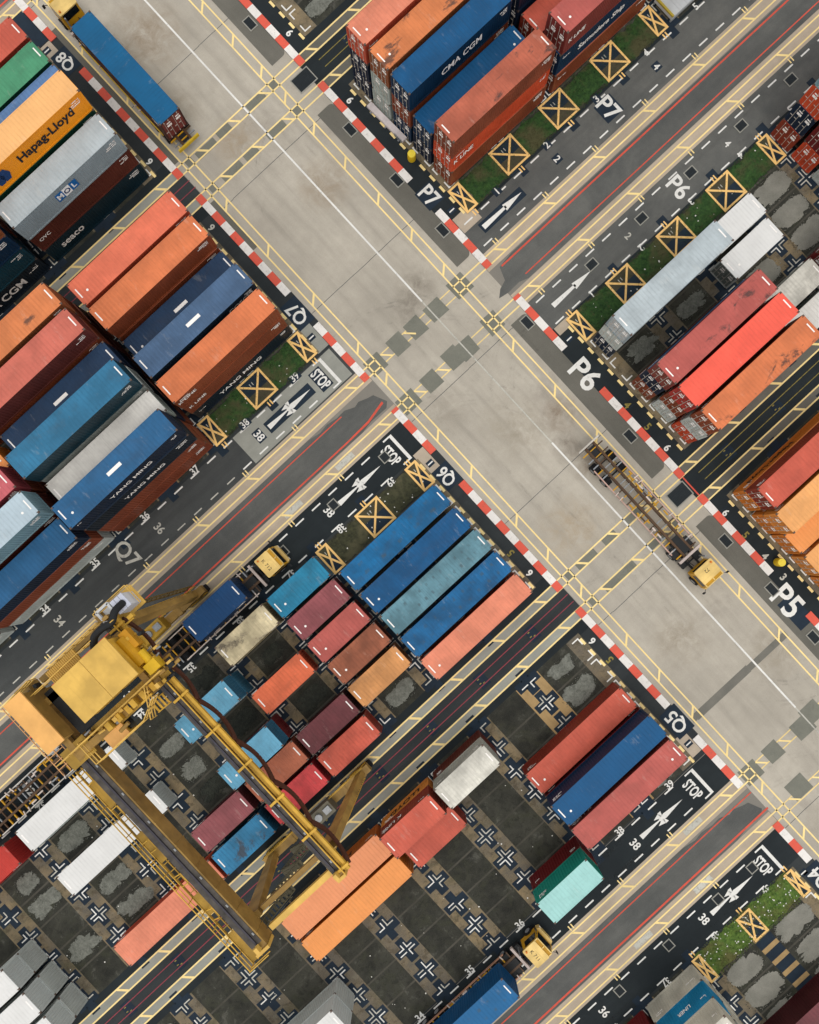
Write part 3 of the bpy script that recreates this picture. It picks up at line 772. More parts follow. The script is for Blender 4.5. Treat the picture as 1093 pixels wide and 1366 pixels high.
for _ in range(26):
    v = rnd.uniform(9, 18.5); u = rnd.uniform(-62, 55); L = rnd.uniform(4, 14); dv_ = rnd.uniform(-.8, .8)
    for off in (0, 1.85):
        zz += 1; sm.seg((v + off - .9, u), (v + off + dv_ - .9, u + L), rnd.uniform(.16, .3), .0262 + zz * .00004)
for _ in range(40):
    lane = rnd.choice([U76 - 5, U76 + 5, U54 - 5, U54 + 5]); v = rnd.uniform(-55, -2) if rnd.random() < .6 else rnd.uniform(24, 62); L = rnd.uniform(4, 12)
    for off in (-.95, .95):
        zz += 1; sm.seg((v, lane + off + rnd.uniform(-.3, .3)), (v + L, lane + off + rnd.uniform(-.3, .3)), rnd.uniform(.25, .45), .0262 + zz * .00004)
struct(sm.build('tyre_marks', scrub_mat()))

# ------------------------------------------------------------------ containers
def wall_profile(L, inset=.036, pitch=.278):
    n = int(L / pitch); p_ = L / n; xs = []
    for i in range(n):
        a = i * p_
        xs += [(a, 0), (a + p_ * .26, 0), (a + p_ * .38, inset), (a + p_ * .88, inset)]
    xs.append((L, 0)); return xs
def cont_meshes(L, H, smooth=False):
    Wd = 2.44; x0, x1 = -L / 2, L / 2; y0, y1 = -Wd / 2, Wd / 2
    b = MB()
    pr = wall_profile(L - .3, .036 if not smooth else .012, .278 if not smooth else .6)
    for sy in (-1, 1):                       # side walls
        vs = []; fs = []
        for x, d in pr:
            y = sy * (Wd / 2 - .02 - d)
            vs += [(x0 + .15 + x, y, .16), (x0 + .15 + x, y, H - .10)]
        for i in range(len(pr) - 1):
            q = (2 * i, 2 * i + 2, 2 * i + 3, 2 * i + 1); fs.append(q if sy < 0 else q[::-1])
        b.add(vs, fs)
    pr2 = wall_profile(Wd - .3, .04, .26); vs = []; fs = []     # blind end
    for y, d in pr2:
        vs += [(x1 - .02 - d, y0 + .15 + y, .16), (x1 - .02 - d, y0 + .15 + y, H - .10)]
    for i in range(len(pr2) - 1): fs.append((2 * i, 2 * i + 2, 2 * i + 3, 2 * i + 1))
    b.add(vs, fs)
    for sy in (-1, 1):
        a, c = (y0, y0 + .10) if sy < 0 else (y1 - .10, y1)
        b.box(x0 + .16, x1 - .16, a, c, 0.0, .16); b.box(x0 + .16, x1 - .16, a, c, H - .10, H - .012)
        for xa, xb in ((x0, x0 + .16), (x1 - .16, x1)):
            ya, yb = (y0, y0 + .16) if sy < 0 else (y1 - .16, y1)
            b.box(xa, xb, ya, yb, .12, H - .12)
            b.box(xa - .005, xb + .015 if xa < 0 else xb + .005, ya - .005, yb + .005, 0, .12, 1)
            b.box(xa - .005, xb + .005, ya - .005, yb + .005, H - .12, H + .008, 1)
    for xa, xb in ((x0, x0 + .12), (x1 - .12, x1)):
        b.box(xa + .004, xb, y0 + .16, y1 - .16, .0, .15); b.box(xa + .004, xb, y0 + .16, y1 - .16, H - .12, H - .02)
    b.box(x0 + .12, x1 - .12, y0 + .10, y1 - .10, .10, .14)
    r = MB()                                   # roof sheet with shallow ribs
    pr = wall_profile(L - .5, .016, .36) if not smooth else [(0, 0), (L - .5, 0)]
    vs = []; fs = []
    for x, d in pr:
        vs += [(x0 + .25 + x, y0 + .10, H - .012 - .004), (x0 + .25 + x, y0 + .2, H - .008 - d), (x0 + .25 + x, y1 - .2, H - .008 - d), (x0 + .25 + x, y1 - .10, H - .016)]
    for i in range(len(pr) - 1):
        for k in range(3): fs.append((4 * i + k, 4 * i + 4 + k, 4 * i + 5 + k, 4 * i + 1 + k))
    r.add(vs, fs)
    for xa, xb in ((x0 + .02, x0 + .25), (x1 - .25, x1 - .02)): r.box(xa, xb, y0 + .16, y1 - .16, H - .05, H - .008)
    for ya, yb in ((y0 + .008, y0 + .10), (y1 - .10, y1 - .008)): r.box(x0 + .16, x1 - .16, ya, yb, H - .03, H - .006)
    d_ = []
    for sy in (-1, 1):
        d = MB(); ya, yb = (y0 + .16, -.012) if sy < 0 else (.012, y1 - .16)
        d.box(x0 + .05, x0 + .09, ya, yb, .15, H - .12)
        nz = 5
        for k in range(nz):
            z = .25 + (H - .55) * k / (nz - 1)
            d.box(x0 + .03, x0 + .05, ya + .06, yb - .06, z - .02, z + .10)
        for f in (.27, .73):
            y = ya + (yb - ya) * f
            d.cyl((x0 + .012, y, .12), (x0 + .012, y, H - .08), .022, 6, 1)
            d.box(x0 + .0, x0 + .03, y - .05, y + .05, .14, .24, 1); d.box(x0 + .0, x0 + .03, y - .05, y + .05, H - .24, H - .14, 1)
            d.box(x0 + .0, x0 + .03, y - .02, y + .28, 1.02, 1.07, 1)
        d.box(x0 + .02, x0 + .045, ya + .12, ya + .12 + .5, 1.55, 1.80, 2)
        d.box(x0 + .02, x0 + .045, ya + .16, ya + .16 + .42, 1.95, 2.05, 2)
        d_.append(d)
    return b, r, d_
CM = {}
def cm(L, H, sm):
    k = (L, H, sm)
    if k not in CM:
        b, r, d = cont_meshes(L, H, sm)
        x = M['black']
        CM[k] = (b.mesh('body', [x, M['cast']]), r.mesh('roof', [x]), [q.mesh('door', [x, M['rod'], M['decal']]) for q in d])
    return CM[k]
def mset(o, i, m):
    o.material_slots[i].link = 'OBJECT'; o.material_slots[i].material = m

# colour name : (phrase, roof, walls, options)
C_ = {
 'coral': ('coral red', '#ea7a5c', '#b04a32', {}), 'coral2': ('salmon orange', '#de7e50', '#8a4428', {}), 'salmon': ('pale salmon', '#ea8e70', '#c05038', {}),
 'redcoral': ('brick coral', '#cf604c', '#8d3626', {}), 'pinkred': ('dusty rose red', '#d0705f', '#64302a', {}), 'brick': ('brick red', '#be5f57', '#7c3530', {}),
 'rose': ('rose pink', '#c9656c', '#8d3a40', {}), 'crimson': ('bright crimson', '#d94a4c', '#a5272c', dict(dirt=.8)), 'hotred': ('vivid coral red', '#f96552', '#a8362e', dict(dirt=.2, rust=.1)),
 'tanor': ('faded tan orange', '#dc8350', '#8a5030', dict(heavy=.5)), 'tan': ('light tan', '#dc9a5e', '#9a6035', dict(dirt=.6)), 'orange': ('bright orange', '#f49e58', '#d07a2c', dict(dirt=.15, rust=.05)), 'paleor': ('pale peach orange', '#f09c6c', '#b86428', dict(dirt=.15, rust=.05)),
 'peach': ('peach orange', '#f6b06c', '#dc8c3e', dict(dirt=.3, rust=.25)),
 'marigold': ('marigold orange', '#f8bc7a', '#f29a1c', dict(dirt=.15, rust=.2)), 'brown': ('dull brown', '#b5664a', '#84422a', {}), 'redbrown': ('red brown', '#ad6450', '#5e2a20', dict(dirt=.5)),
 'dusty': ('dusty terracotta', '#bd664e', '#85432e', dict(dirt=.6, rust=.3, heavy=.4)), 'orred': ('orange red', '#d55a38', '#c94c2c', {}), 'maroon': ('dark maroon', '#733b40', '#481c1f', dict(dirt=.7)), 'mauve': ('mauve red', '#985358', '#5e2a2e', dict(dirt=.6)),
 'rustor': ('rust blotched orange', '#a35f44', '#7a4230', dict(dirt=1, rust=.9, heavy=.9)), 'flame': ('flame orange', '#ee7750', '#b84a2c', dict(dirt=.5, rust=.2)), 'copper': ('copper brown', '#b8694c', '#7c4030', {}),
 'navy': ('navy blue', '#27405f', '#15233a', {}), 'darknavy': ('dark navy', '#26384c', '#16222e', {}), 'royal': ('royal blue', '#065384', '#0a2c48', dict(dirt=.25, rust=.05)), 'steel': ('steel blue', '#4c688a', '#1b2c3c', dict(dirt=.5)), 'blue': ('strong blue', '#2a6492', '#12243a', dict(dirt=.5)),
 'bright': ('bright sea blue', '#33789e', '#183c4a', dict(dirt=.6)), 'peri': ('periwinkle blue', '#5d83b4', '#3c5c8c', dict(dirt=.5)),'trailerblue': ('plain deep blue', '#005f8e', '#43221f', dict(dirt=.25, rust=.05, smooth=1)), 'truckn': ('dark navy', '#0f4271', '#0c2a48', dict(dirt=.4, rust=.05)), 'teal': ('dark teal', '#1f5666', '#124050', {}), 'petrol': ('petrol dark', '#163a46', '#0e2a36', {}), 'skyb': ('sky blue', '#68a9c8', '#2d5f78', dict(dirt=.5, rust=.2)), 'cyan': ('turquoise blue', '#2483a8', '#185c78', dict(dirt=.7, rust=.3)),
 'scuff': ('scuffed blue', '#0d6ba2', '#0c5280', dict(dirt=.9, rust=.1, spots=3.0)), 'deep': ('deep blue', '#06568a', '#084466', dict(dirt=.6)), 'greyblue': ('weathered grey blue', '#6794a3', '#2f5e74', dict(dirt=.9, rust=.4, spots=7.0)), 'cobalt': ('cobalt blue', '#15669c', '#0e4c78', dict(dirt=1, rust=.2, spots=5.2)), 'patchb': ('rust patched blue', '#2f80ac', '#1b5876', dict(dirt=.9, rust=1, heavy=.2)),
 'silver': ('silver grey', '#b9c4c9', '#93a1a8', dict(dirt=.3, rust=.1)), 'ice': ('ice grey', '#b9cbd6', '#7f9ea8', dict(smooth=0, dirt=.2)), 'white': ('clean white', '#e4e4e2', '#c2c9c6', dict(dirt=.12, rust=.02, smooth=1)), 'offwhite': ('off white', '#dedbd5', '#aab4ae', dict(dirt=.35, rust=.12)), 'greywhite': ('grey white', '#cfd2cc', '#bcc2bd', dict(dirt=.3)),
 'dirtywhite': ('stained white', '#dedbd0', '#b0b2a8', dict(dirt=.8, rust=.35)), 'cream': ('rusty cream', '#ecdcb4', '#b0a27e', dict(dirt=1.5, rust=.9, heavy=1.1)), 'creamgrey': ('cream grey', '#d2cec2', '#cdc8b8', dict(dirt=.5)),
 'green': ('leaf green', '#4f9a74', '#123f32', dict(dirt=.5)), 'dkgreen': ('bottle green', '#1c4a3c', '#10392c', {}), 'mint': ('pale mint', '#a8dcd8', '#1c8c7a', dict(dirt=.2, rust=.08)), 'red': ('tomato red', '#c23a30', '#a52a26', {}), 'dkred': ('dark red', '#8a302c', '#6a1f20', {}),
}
USED = {}
ORD = {2: 'second', 3: 'third', 4: 'fourth', 5: 'fifth'}
NCONT = 0
def decal_quad(mbx, face, x, z, w, h, L, off=.012, y=1.22):
    pass
def side_text(parent, s, side, x, z, h, Hc, mat, xs=1.0, bold=.02, base=0):
    vs, fs, asp = text_geo(s, bold)
    t = MB(); sy = -1 if side == 'SE' else 1
    y = sy * (1.22 + .006)
    if side == 'SE': pts = [(x + h * q[0] * xs, y, z + h * q[1]) for q in vs]
    else: pts = [(x - h * q[0] * xs, y, z + h * q[1]) for q in vs]
    t.add(pts, fs); o = t.build('lettering', mat, parent); return o
def container(kc, L, loc, rz, label, tier_top=True, hc=False, opts=None):
    global NCONT
    NCONT += 1
    ph, roofc, bodyc, o0 = C_[kc]; o = dict(o0); o.update(opts or {}); bodyc = o.get('body', bodyc)
    H = 2.9 if hc else 2.59
    bme, rme, dme = cm(L, H, bool(o.get('smooth')))
    root = thing('shipping_container', label, 'container', loc, rz, 'shipping containers stacked in the yard')
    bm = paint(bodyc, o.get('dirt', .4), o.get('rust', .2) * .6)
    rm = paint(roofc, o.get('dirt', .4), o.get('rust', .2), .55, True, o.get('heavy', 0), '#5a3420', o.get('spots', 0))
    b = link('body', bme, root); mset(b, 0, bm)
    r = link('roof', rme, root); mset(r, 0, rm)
    for d in dme:
        q = link('door', d, root); mset(q, 0, paint(o.get('door', bodyc), .4, .15))
    if tier_top and o.get('bars', True):
        rnd = random.Random(NCONT); m_ = MB()
        col = M['decal']
        ends = [e for e in (-1, 1) if rnd.random() < .85]
        for e in ends:
            xx = e * (L / 2 - .34); yo = rnd.uniform(-.1, .15)
            m2 = MB(); m2.box(xx - .055, xx + .055, -.48 + yo, .5 + yo, H - .03, H + .002); m2.build('roof_marking', col, root)
        if rnd.random() < .4:
            for e in ends[:1]:
                m_ = MB(); m_.cyl((e * (L / 2 - 1.1), -.3, H - .03), (e * (L / 2 - 1.1), -.3, H + .004), .11, 10); m_.build('roof_plate', col, root)
        if o.get('mid'):
            m_ = MB(); m_.box(-.75, .75, -.16, .16, H - .03, H + .002); m_.build('roof_marking', col, root)
    # small marking rows near the corners of the long sides
    if o.get('marks', True):
        rnd = random.Random(NCONT + 500)
        for sy in (-1, 1):
            m_ = MB()
            for k, z in enumerate((H - .5, H - .72, H - .92)):
                wl = rnd.uniform(.5, 1.2); xx = (L / 2 - .5) * (1 if sy < 0 else -1) * (1 if rnd.random() < .9 else -1)
                xa, xb = sorted((xx, xx - math.copysign(wl, xx)))
                n = int(wl / .14); m_.box(xa, xb - .02, *sorted((sy * 1.212, sy * 1.218)), z - .012, z + .012)
                if k: xq = xb - .06 if xx > 0 else xa + .02; m_.box(xq, xq + .03, *sorted((sy * 1.212, sy * 1.216)), z - .01, z + .3)
                for j in range(n):
                    if rnd.random() < .8: m_.box(xa + j * .14, xa + j * .14 + .09, *sorted((sy * 1.212, sy * 1.226)), z - .05, z + .05)
            m_.build('code_lettering', M['decal'], root)
    return root, H
def stack(b, sd, v, row, tiers, L=12.19, slot='', du=0, dv=0):
    u = row_u(b, row) + du; z = .03
    rz0 = SH
    n = len(tiers)
    for i, t in enumerate(tiers):
        kc, o = (t, {}) if isinstance(t, str) else t
        ph = C_[kc][0]
        size = 'long' if L > 8 else 'short'
        if n == 1: tp = 'on the ground'
        elif i == n - 1: tp = 'on top'
        elif i == 0: tp = 'at bottom'
        else: tp = {1: 'second up', 2: 'third up'}[i]
        rp = {1: 'row by lane', 6: 'row by crane track'}.get(row, ORD.get(row, '') + ' row from lane')
        lab = f"{ph} {size} container {tp}, {rp}, {sd}{b} {slot}".strip()
        while lab in USED: lab += ' too'
        USED[lab] = 1
        loc = W(v + dv + random.uniform(-.05, .05) + o.get('dv', 0), u + random.uniform(-.05, .05) + o.get('du', 0), z)
        root, H = container(kc, L, loc, rz0 + random.uniform(-.003, .003), lab, True if i == n - 1 else False, o.get('hc', False), o)
        for tx in o.get('txt', []):
            side_text(root, tx[0], tx[1], tx[2], tx[3] if tx[3] else H / 2, tx[4], H, tx[5] if len(tx) > 5 else M['decal'], tx[6] if len(tx) > 6 else 1.0, tx[7] if len(tx) > 7 else .02)
        if o.get('fn'): o['fn'](root, H)
        z += H + .006
QA, QB, QC, QD, QE = -2.67, -15.75, -28.9, -42.1, -61.2
PA, PB, PC = 30.47, 43.75, 56.85
RE, SR, TR, FR = 'road end', 'second bay', 'third bay', 'fourth bay'
ink = plain('black_lettering', '#17191f', .6); bluei = plain('blue_lettering', '#12325e', .6); redi = plain('red_lettering', '#a83038', .6)
bluebox = plain('blue_logo_panel', '#1b5f9e', .5); silverw = plain('white_logo', '#e4e6e6', .5)
def mol_logo(root, H):
    for q, (x, m_, w_) in enumerate(((-1.22, bluebox, .62), (-.42, silverw, .62), (.38, bluebox, .62))):
        t = MB(); t.box(x - w_ / 1.58, x + w_ / 1.58, -1.228, -1.215, 1.0, 2.0); t.build('logo_panel', m_, root)
    for s, x, m_ in (('M', -1.22, silverw), ('O', -.42, bluei), ('L', .38, silverw)):
        vs, fs, a = text_geo(s, .03); t = MB()
        t.add([(x + .62 * q[0], -1.234, 1.5 + .62 * q[1]) for q in vs], fs); t.build('lettering', m_, root)
def hapag(root, H):
    t = MB()                                   # blue angular emblem
    for dx in (.85, 1.47):
        t.add([(-5.05 + dx, -1.23, .62), (-4.55 + dx, -1.23, .62), (-4.3 + dx, -1.23, 1.3), (-4.6 + dx, -1.23, 2.0), (-5.0 + dx, -1.23, 2.0), (-5.3 + dx, -1.23, 1.3)], [(0, 1, 2, 3, 4, 5)])
    t.build('emblem', bluei, root)
# ---- Q8
stack(8, 'Q', QA, 6, [('petrol', dict(txt=[('seaco', 'SE', -3.2, 1.35, .62)])), ('redbrown', dict(txt=[('OVC', 'SE', -4.9, 1.5, .45)])), ('silver', dict(fn=mol_logo))], slot=RE)
stack(8, 'Q', QA, 5, ['brown', 'navy', 'dkgreen', ('marigold', dict(hc=False, txt=[('Hapag-Lloyd', 'SE', 1.5, 1.35, 1.2, ink, 1.0, .025)], fn=hapag, bars=False))], slot=RE)
stack(8, 'Q', QA, 4, ['navy', 'brown', 'peri'], slot=RE)
stack(8, 'Q', QA, 3, ['brown', 'dkgreen', 'green'], slot=RE)
stack(8, 'Q', QA, 2, ['brown', 'redbrown', 'redcoral'], slot=RE)
stack(8, 'Q', QB, 6, [('darknavy', dict(txt=[('CMA CGM', 'SE', .6, 1.4, 1.0)])), 'teal', 'royal', 'tanor'], slot=SR)
stack(8, 'Q', QB, 5, ['navy', 'brown', 'darknavy'], slot=SR)
# ---- Q7
stack(7, 'Q', QA, 6, ['brown', 'dkred', 'coral'], slot=RE)
stack(7, 'Q', QA, 5, ['redbrown', 'brown', 'coral2'], slot=RE)
stack(7, 'Q', QA, 4, ['darknavy', ('navy', dict(mid=1))], slot=RE)
stack(7, 'Q', QA, 3, [('darknavy', dict(txt=[('SHIPPING CO', 'SE', 3.6, 1.6, .5)])) if False else 'darknavy', 'darknavy', ('steel', dict(mid=1, txt=[('COSCO', 'SE', 4.2, 1.5, .6)]))], slot=RE)
stack(7, 'Q', QA, 2, [('darknavy', dict(txt=[('HANJIN', 'SE', -.6, 1.35, .95)])) if False else ('darknavy', dict(txt=[('YANG MING', 'SE', -.4, 1.3, .7)])), ('brown', dict(txt=[('K LINE', 'SE', -4.7, 1.6, .5)])), ('coral2', dict(txt=[('K LINE', 'SE', -4.9, 1.6, .5)]))], slot=RE)
stack(7, 'Q', QB, 6, ['brown', 'redbrown', 'brown', 'tanor'], slot=SR)
stack(7, 'Q', QB, 5, ['brown', 'redbrown', 'brown', 'pinkred'], slot=SR)
stack(7, 'Q', QB, 4, ['brown', 'navy', ('navy', dict(mid=1))], slot=SR)
stack(7, 'Q', QB, 3, ['brown', 'navy', ('greywhite', {}), 'bright'], slot=SR)
stack(7, 'Q', QB, 2, ['brown', 'navy', 'offwhite'], slot=SR)
stack(7, 'Q', QB, 1, ['brown', 'brown', ('darknavy', dict(txt=[('YANG MING', 'SE', .3, 1.3, .62)])), ('blue', dict(mid=1, txt=[('YANG MING', 'SE', .1, 1.3, .62)]))], slot=SR)
stack(7, 'Q', QC, 6, ['brown', 'redbrown', 'brown', 'coral'], slot=TR)
stack(7, 'Q', QC, 4, ['brown', 'navy', 'orange'], slot=TR)
stack(7, 'Q', QC, 3, ['navy', 'brown', 'brown', 'rose'], slot=TR)
stack(7, 'Q', QC, 2, ['navy', 'redbrown', 'redbrown', ('ice', dict(smooth=0))], slot=TR)
stack(7, 'Q', QC, 1, ['greywhite', 'brown', 'blue'], slot=TR)
stack(7, 'Q', QD, 1, ['greywhite'], slot=FR)
# ---- Q6
stack(6, 'Q', QA, 2, ['scuff'], slot=RE); stack(6, 'Q', QA, 3, ['deep'], slot=RE); stack(6, 'Q', QA, 4, ['greyblue'], slot=RE)
stack(6, 'Q', QA, 5, ['cobalt'], slot=RE); stack(6, 'Q', QA, 6, ['salmon'], slot=RE)
S1, S2, S3, S4 = -12.55, -19.1, -25.75, -32.5
S_ = 6.06
stack(6, 'Q', S1, 1, ['cyan'], S_, 'behind crossed box'); stack(6, 'Q', S1, 2, ['mauve'], S_, SR); stack(6, 'Q', S1, 3, ['brick'], S_, SR)
stack(6, 'Q', S1, 4, ['rustor'], S_, SR); stack(6, 'Q', S1, 5, ['tan'], S_, SR)
stack(6, 'Q', S2, 1, ['cream'], S_, TR); stack(6, 'Q', S2, 3, ['flame'], S_, TR, dv=-.6); stack(6, 'Q', S2, 5, ['maroon'], S_, TR)
stack(6, 'Q', S2, 6, [('redcoral', dict(dirt=.7))], S_, TR)
stack(6, 'Q', S3, 2, ['greyblue', 'skyb'], S_, 'under crane'); stack(6, 'Q', S3, 4, ['dkred', 'skyb'], S_, 'under crane')
stack(6, 'Q', S3, 5, ['copper'], S_, 'under crane'); stack(6, 'Q', S3, 6, ['crimson'], S_, 'under crane')
stack(6, 'Q', S4, 5, [('mauve', dict(dirt=.6))], S_, 'between girders', dv=-.15); stack(6, 'Q', S4, 6, ['patchb'], S_, 'between girders', dv=-.1)
stack(6, 'Q', -41.55, 1, ['white'], 12.19, 'under crane'); stack(6, 'Q', -41.55, 3, ['white'], 12.19, 'under crane'); stack(6, 'Q', QD, 6, ['salmon'], 12.19, 'under crane')
stack(6, 'Q', -52.2, 1, ['red'], S_, 'left edge')
redlog = [('SEALAND', 'SE', 0, 1.5, .5, redi)]
stack(6, 'Q', QE, 4, ['greywhite', 'white'], 12.19, 'bottom left'); stack(6, 'Q', QE, 5, ['greywhite', 'white'], 12.19, 'bottom left'); stack(6, 'Q', QE, 6, ['greywhite', 'white'], 12.19, 'bottom left')
# ---- Q5
stack(5, 'Q', QA, 4, ['redcoral'], slot=RE); stack(5, 'Q', QA, 3, [('dkred', {}), ('royal', {})], slot=RE); stack(5, 'Q', QA, 2, ['maroon', ('brick', dict(txt=[('K LINE', 'NW', -4.6, 1.7, .6)]))], slot=RE)
stack(5, 'Q', S1, 6, ['redbrown', 'dirtywhite'], S_, SR, dv=.1); stack(5, 'Q', S1, 1, ['dkred', ('mint', dict(bars=False))], S_, SR)
stack(5, 'Q', S2, 6, [('peach', dict(txt=[('LLOYD', 'NW', 0, 1.3, .9, ink)], du=.0)), ('redcoral', dict(txt=[('K LINE', 'NW', -1.6, 1.5, .6)]))], S_, TR)
stack(5, 'Q', S2, 5, [('redcoral', dict(dirt=.5))], S_, TR, dv=.2)
stack(5, 'Q', QC, 6, [('paleor', dict(bars=False, txt=[('Hapag-Lloyd', 'NW', 0, 1.4, 1.1, ink)]))], 12.19, 'by crane leg'); stack(5, 'Q', QC, 5, [('orange', dict(bars=False))], 12.19, 'by crane leg')
stack(5, 'Q', -41.8, 3, [('greywhite', dict(txt=[('REEFER', 'NW', -4.2, 1.4, .45, redi)])), ('white', dict(txt=[('REEFER', 'NW', -4.2, 1.4, .45, redi)]))], 12.19, 'bottom edge')
# ---- Q4
stack(4, 'Q', S1, 1, ['creamgrey', ('bright', dict(body='#1c86b4', txt=[('LINER', 'NW', 0, 1.4, .42)])), ('creamgrey', {})], S_, SR)
stack(4, 'Q', S1, 2, ['creamgrey', 'creamgrey', 'dirtywhite'], S_, SR)
stack(4, 'Q', S2, 1, ['dkred'], S_, TR)
stack(4, 'Q', QA, 4, ['maroon'], slot=RE, du=.6)
# ---- P7
stack(7, 'P', PA, 6, [('navy', {}), ('navy', {}), 'salmon'], slot=RE)
stack(7, 'P', PA, 5, [('offwhite', {}), ('offwhite', {}), 'tanor'], slot=RE)
stack(7, 'P', PA, 4, ['royal', 'brown', ('royal', dict(dirt=.5, txt=[('CMA CGM', 'SE', .2, 1.35, .78)]))], slot=RE)
stack(7, 'P', PA, 3, ['navy', ('royal', {})], slot=RE)
stack(7, 'P', PA, 2, [('brown', {}), ('orred', dict(txt=[('K LINE', 'SE', -4.6, 1.4, .6)])), ('dusty', {})], slot=RE)
stack(7, 'P', PB, 6, ['brown', 'navy', 'redcoral'], slot=SR); stack(7, 'P', PB, 5, ['brown', 'navy', 'brown'], slot=SR)
stack(7, 'P', PB, 4, ['brown', 'navy', 'navy'], slot=SR); stack(7, 'P', PB, 3, ['brown', 'redcoral'], slot=SR)
stack(7, 'P', PB, 2, ['brown', ('royal', dict(hc=True, txt=[('Samudera Ship', 'SE', -.6, 1.35, .95), ('LINE', 'SE', 4.6, 1.6, .5)])), ('brick', dict(hc=True, txt=[('K LINE', 'SE', -4.6, 1.4, .5)]))], slot=SR)
stack(7, 'P', PC, 2, ['brown', ('redbrown', dict(txt=[('TRITON', 'SE', -3.5, 1.4, .7)])), ('brick', dict(txt=[('K LINE', 'SE', -4.0, 1.4, .6)]))], slot=TR)
stack(7, 'P', PC, 3, ['brown', 'brown', 'brick'], slot=TR)
# ---- P6
stack(6, 'P', PA, 2, [('blue', {}), ('greywhite', {}), ('silver', dict(door='#c2c8ca', dirt=.5))], slot=RE)
stack(6, 'P', PA, 4, [('brown', {}), ('blue', {}), ('brick', dict(heavy=.45, door='#7c4036'))], slot=RE)
stack(6, 'P', PA, 5, [('greywhite', {}), ('brown', {}), ('hotred', {})], slot=RE)
stack(6, 'P', PA, 6, [('orred', {}), ('greywhite', {}), ('coral2', dict(heavy=.15))], slot=RE)
stack(6, 'P', 40.75, 2, ['white'], S_, SR); stack(6, 'P', 40.35, 3, [('white', dict(door='#77807c'))], S_, SR)
stack(6, 'P', 40.75, 5, ['dirtywhite'], S_, SR); stack(6, 'P', 40.75, 6, ['offwhite'], S_, SR)
stack(6, 'P', 47.6, 5, ['dkred', 'brown'], S_, TR); stack(6, 'P', 47.6, 6, ['dkred', 'redbrown'], S_, TR)
stack(6, 'P', PC, 1, [('redcoral', {}), ('blue', {}), ('orred', {}), 'ice'], slot=FR); stack(6, 'P', PC, 2, [('orred', {}), ('dkred', {}), 'brick'], slot=FR)
stack(6, 'P', PC, 3, ['greywhite'], slot=FR)
# ---- P5
stack(5, 'P', PA, 6, [('orange', dict(txt=[('Hapag-Lloyd', 'NW', -2, 1.3, 1.1, ink)])), ('redcoral', {})], slot=RE)
stack(5, 'P', PA, 5, [('orange', {}), ('peach', dict(bars=False))], slot=RE, dv=-.2)
stack(5, 'P', PA, 4, [('orange', dict(bars=False))], slot=RE); stack(5, 'P', PA, 3, [('peach', dict(bars=False))], slot=RE); stack(5, 'P', PA, 2, [('orange', dict(dirt=.3))], slot=RE)

# low flat-rack deck in the first P7 row
fr = thing('flat_rack', 'pale grey flat rack platform lying beside the truck lane past the crossed box', 'flat rack', W(57.0, row_u(7, 1), .03), SH)
m_ = MB(); m_.box(-6.1, 6.1, -1.22, 1.22, .30, .62)
for x in range(-5, 6): m_.box(x - .04, x + .04, -1.2, 1.2, .62, .64)
m_.build('deck', paint('#c4c8ca', .4, .5), fr)
m_ = MB()
for sy in (-1, 1): m_.box(-6.1, 6.1, sy * 1.16 - .08, sy * 1.16 + .08, 0, .298)
m_.build('side_rail', paint('#9a9c9c', .5, .5), fr)
for x in (-6.1, 5.9):
    m_ = MB(); m_.box(x, x + .2, -1.225, 1.225, .625, .80); m_.build('end_wall', paint('#b8a23a', .5, .4), fr)

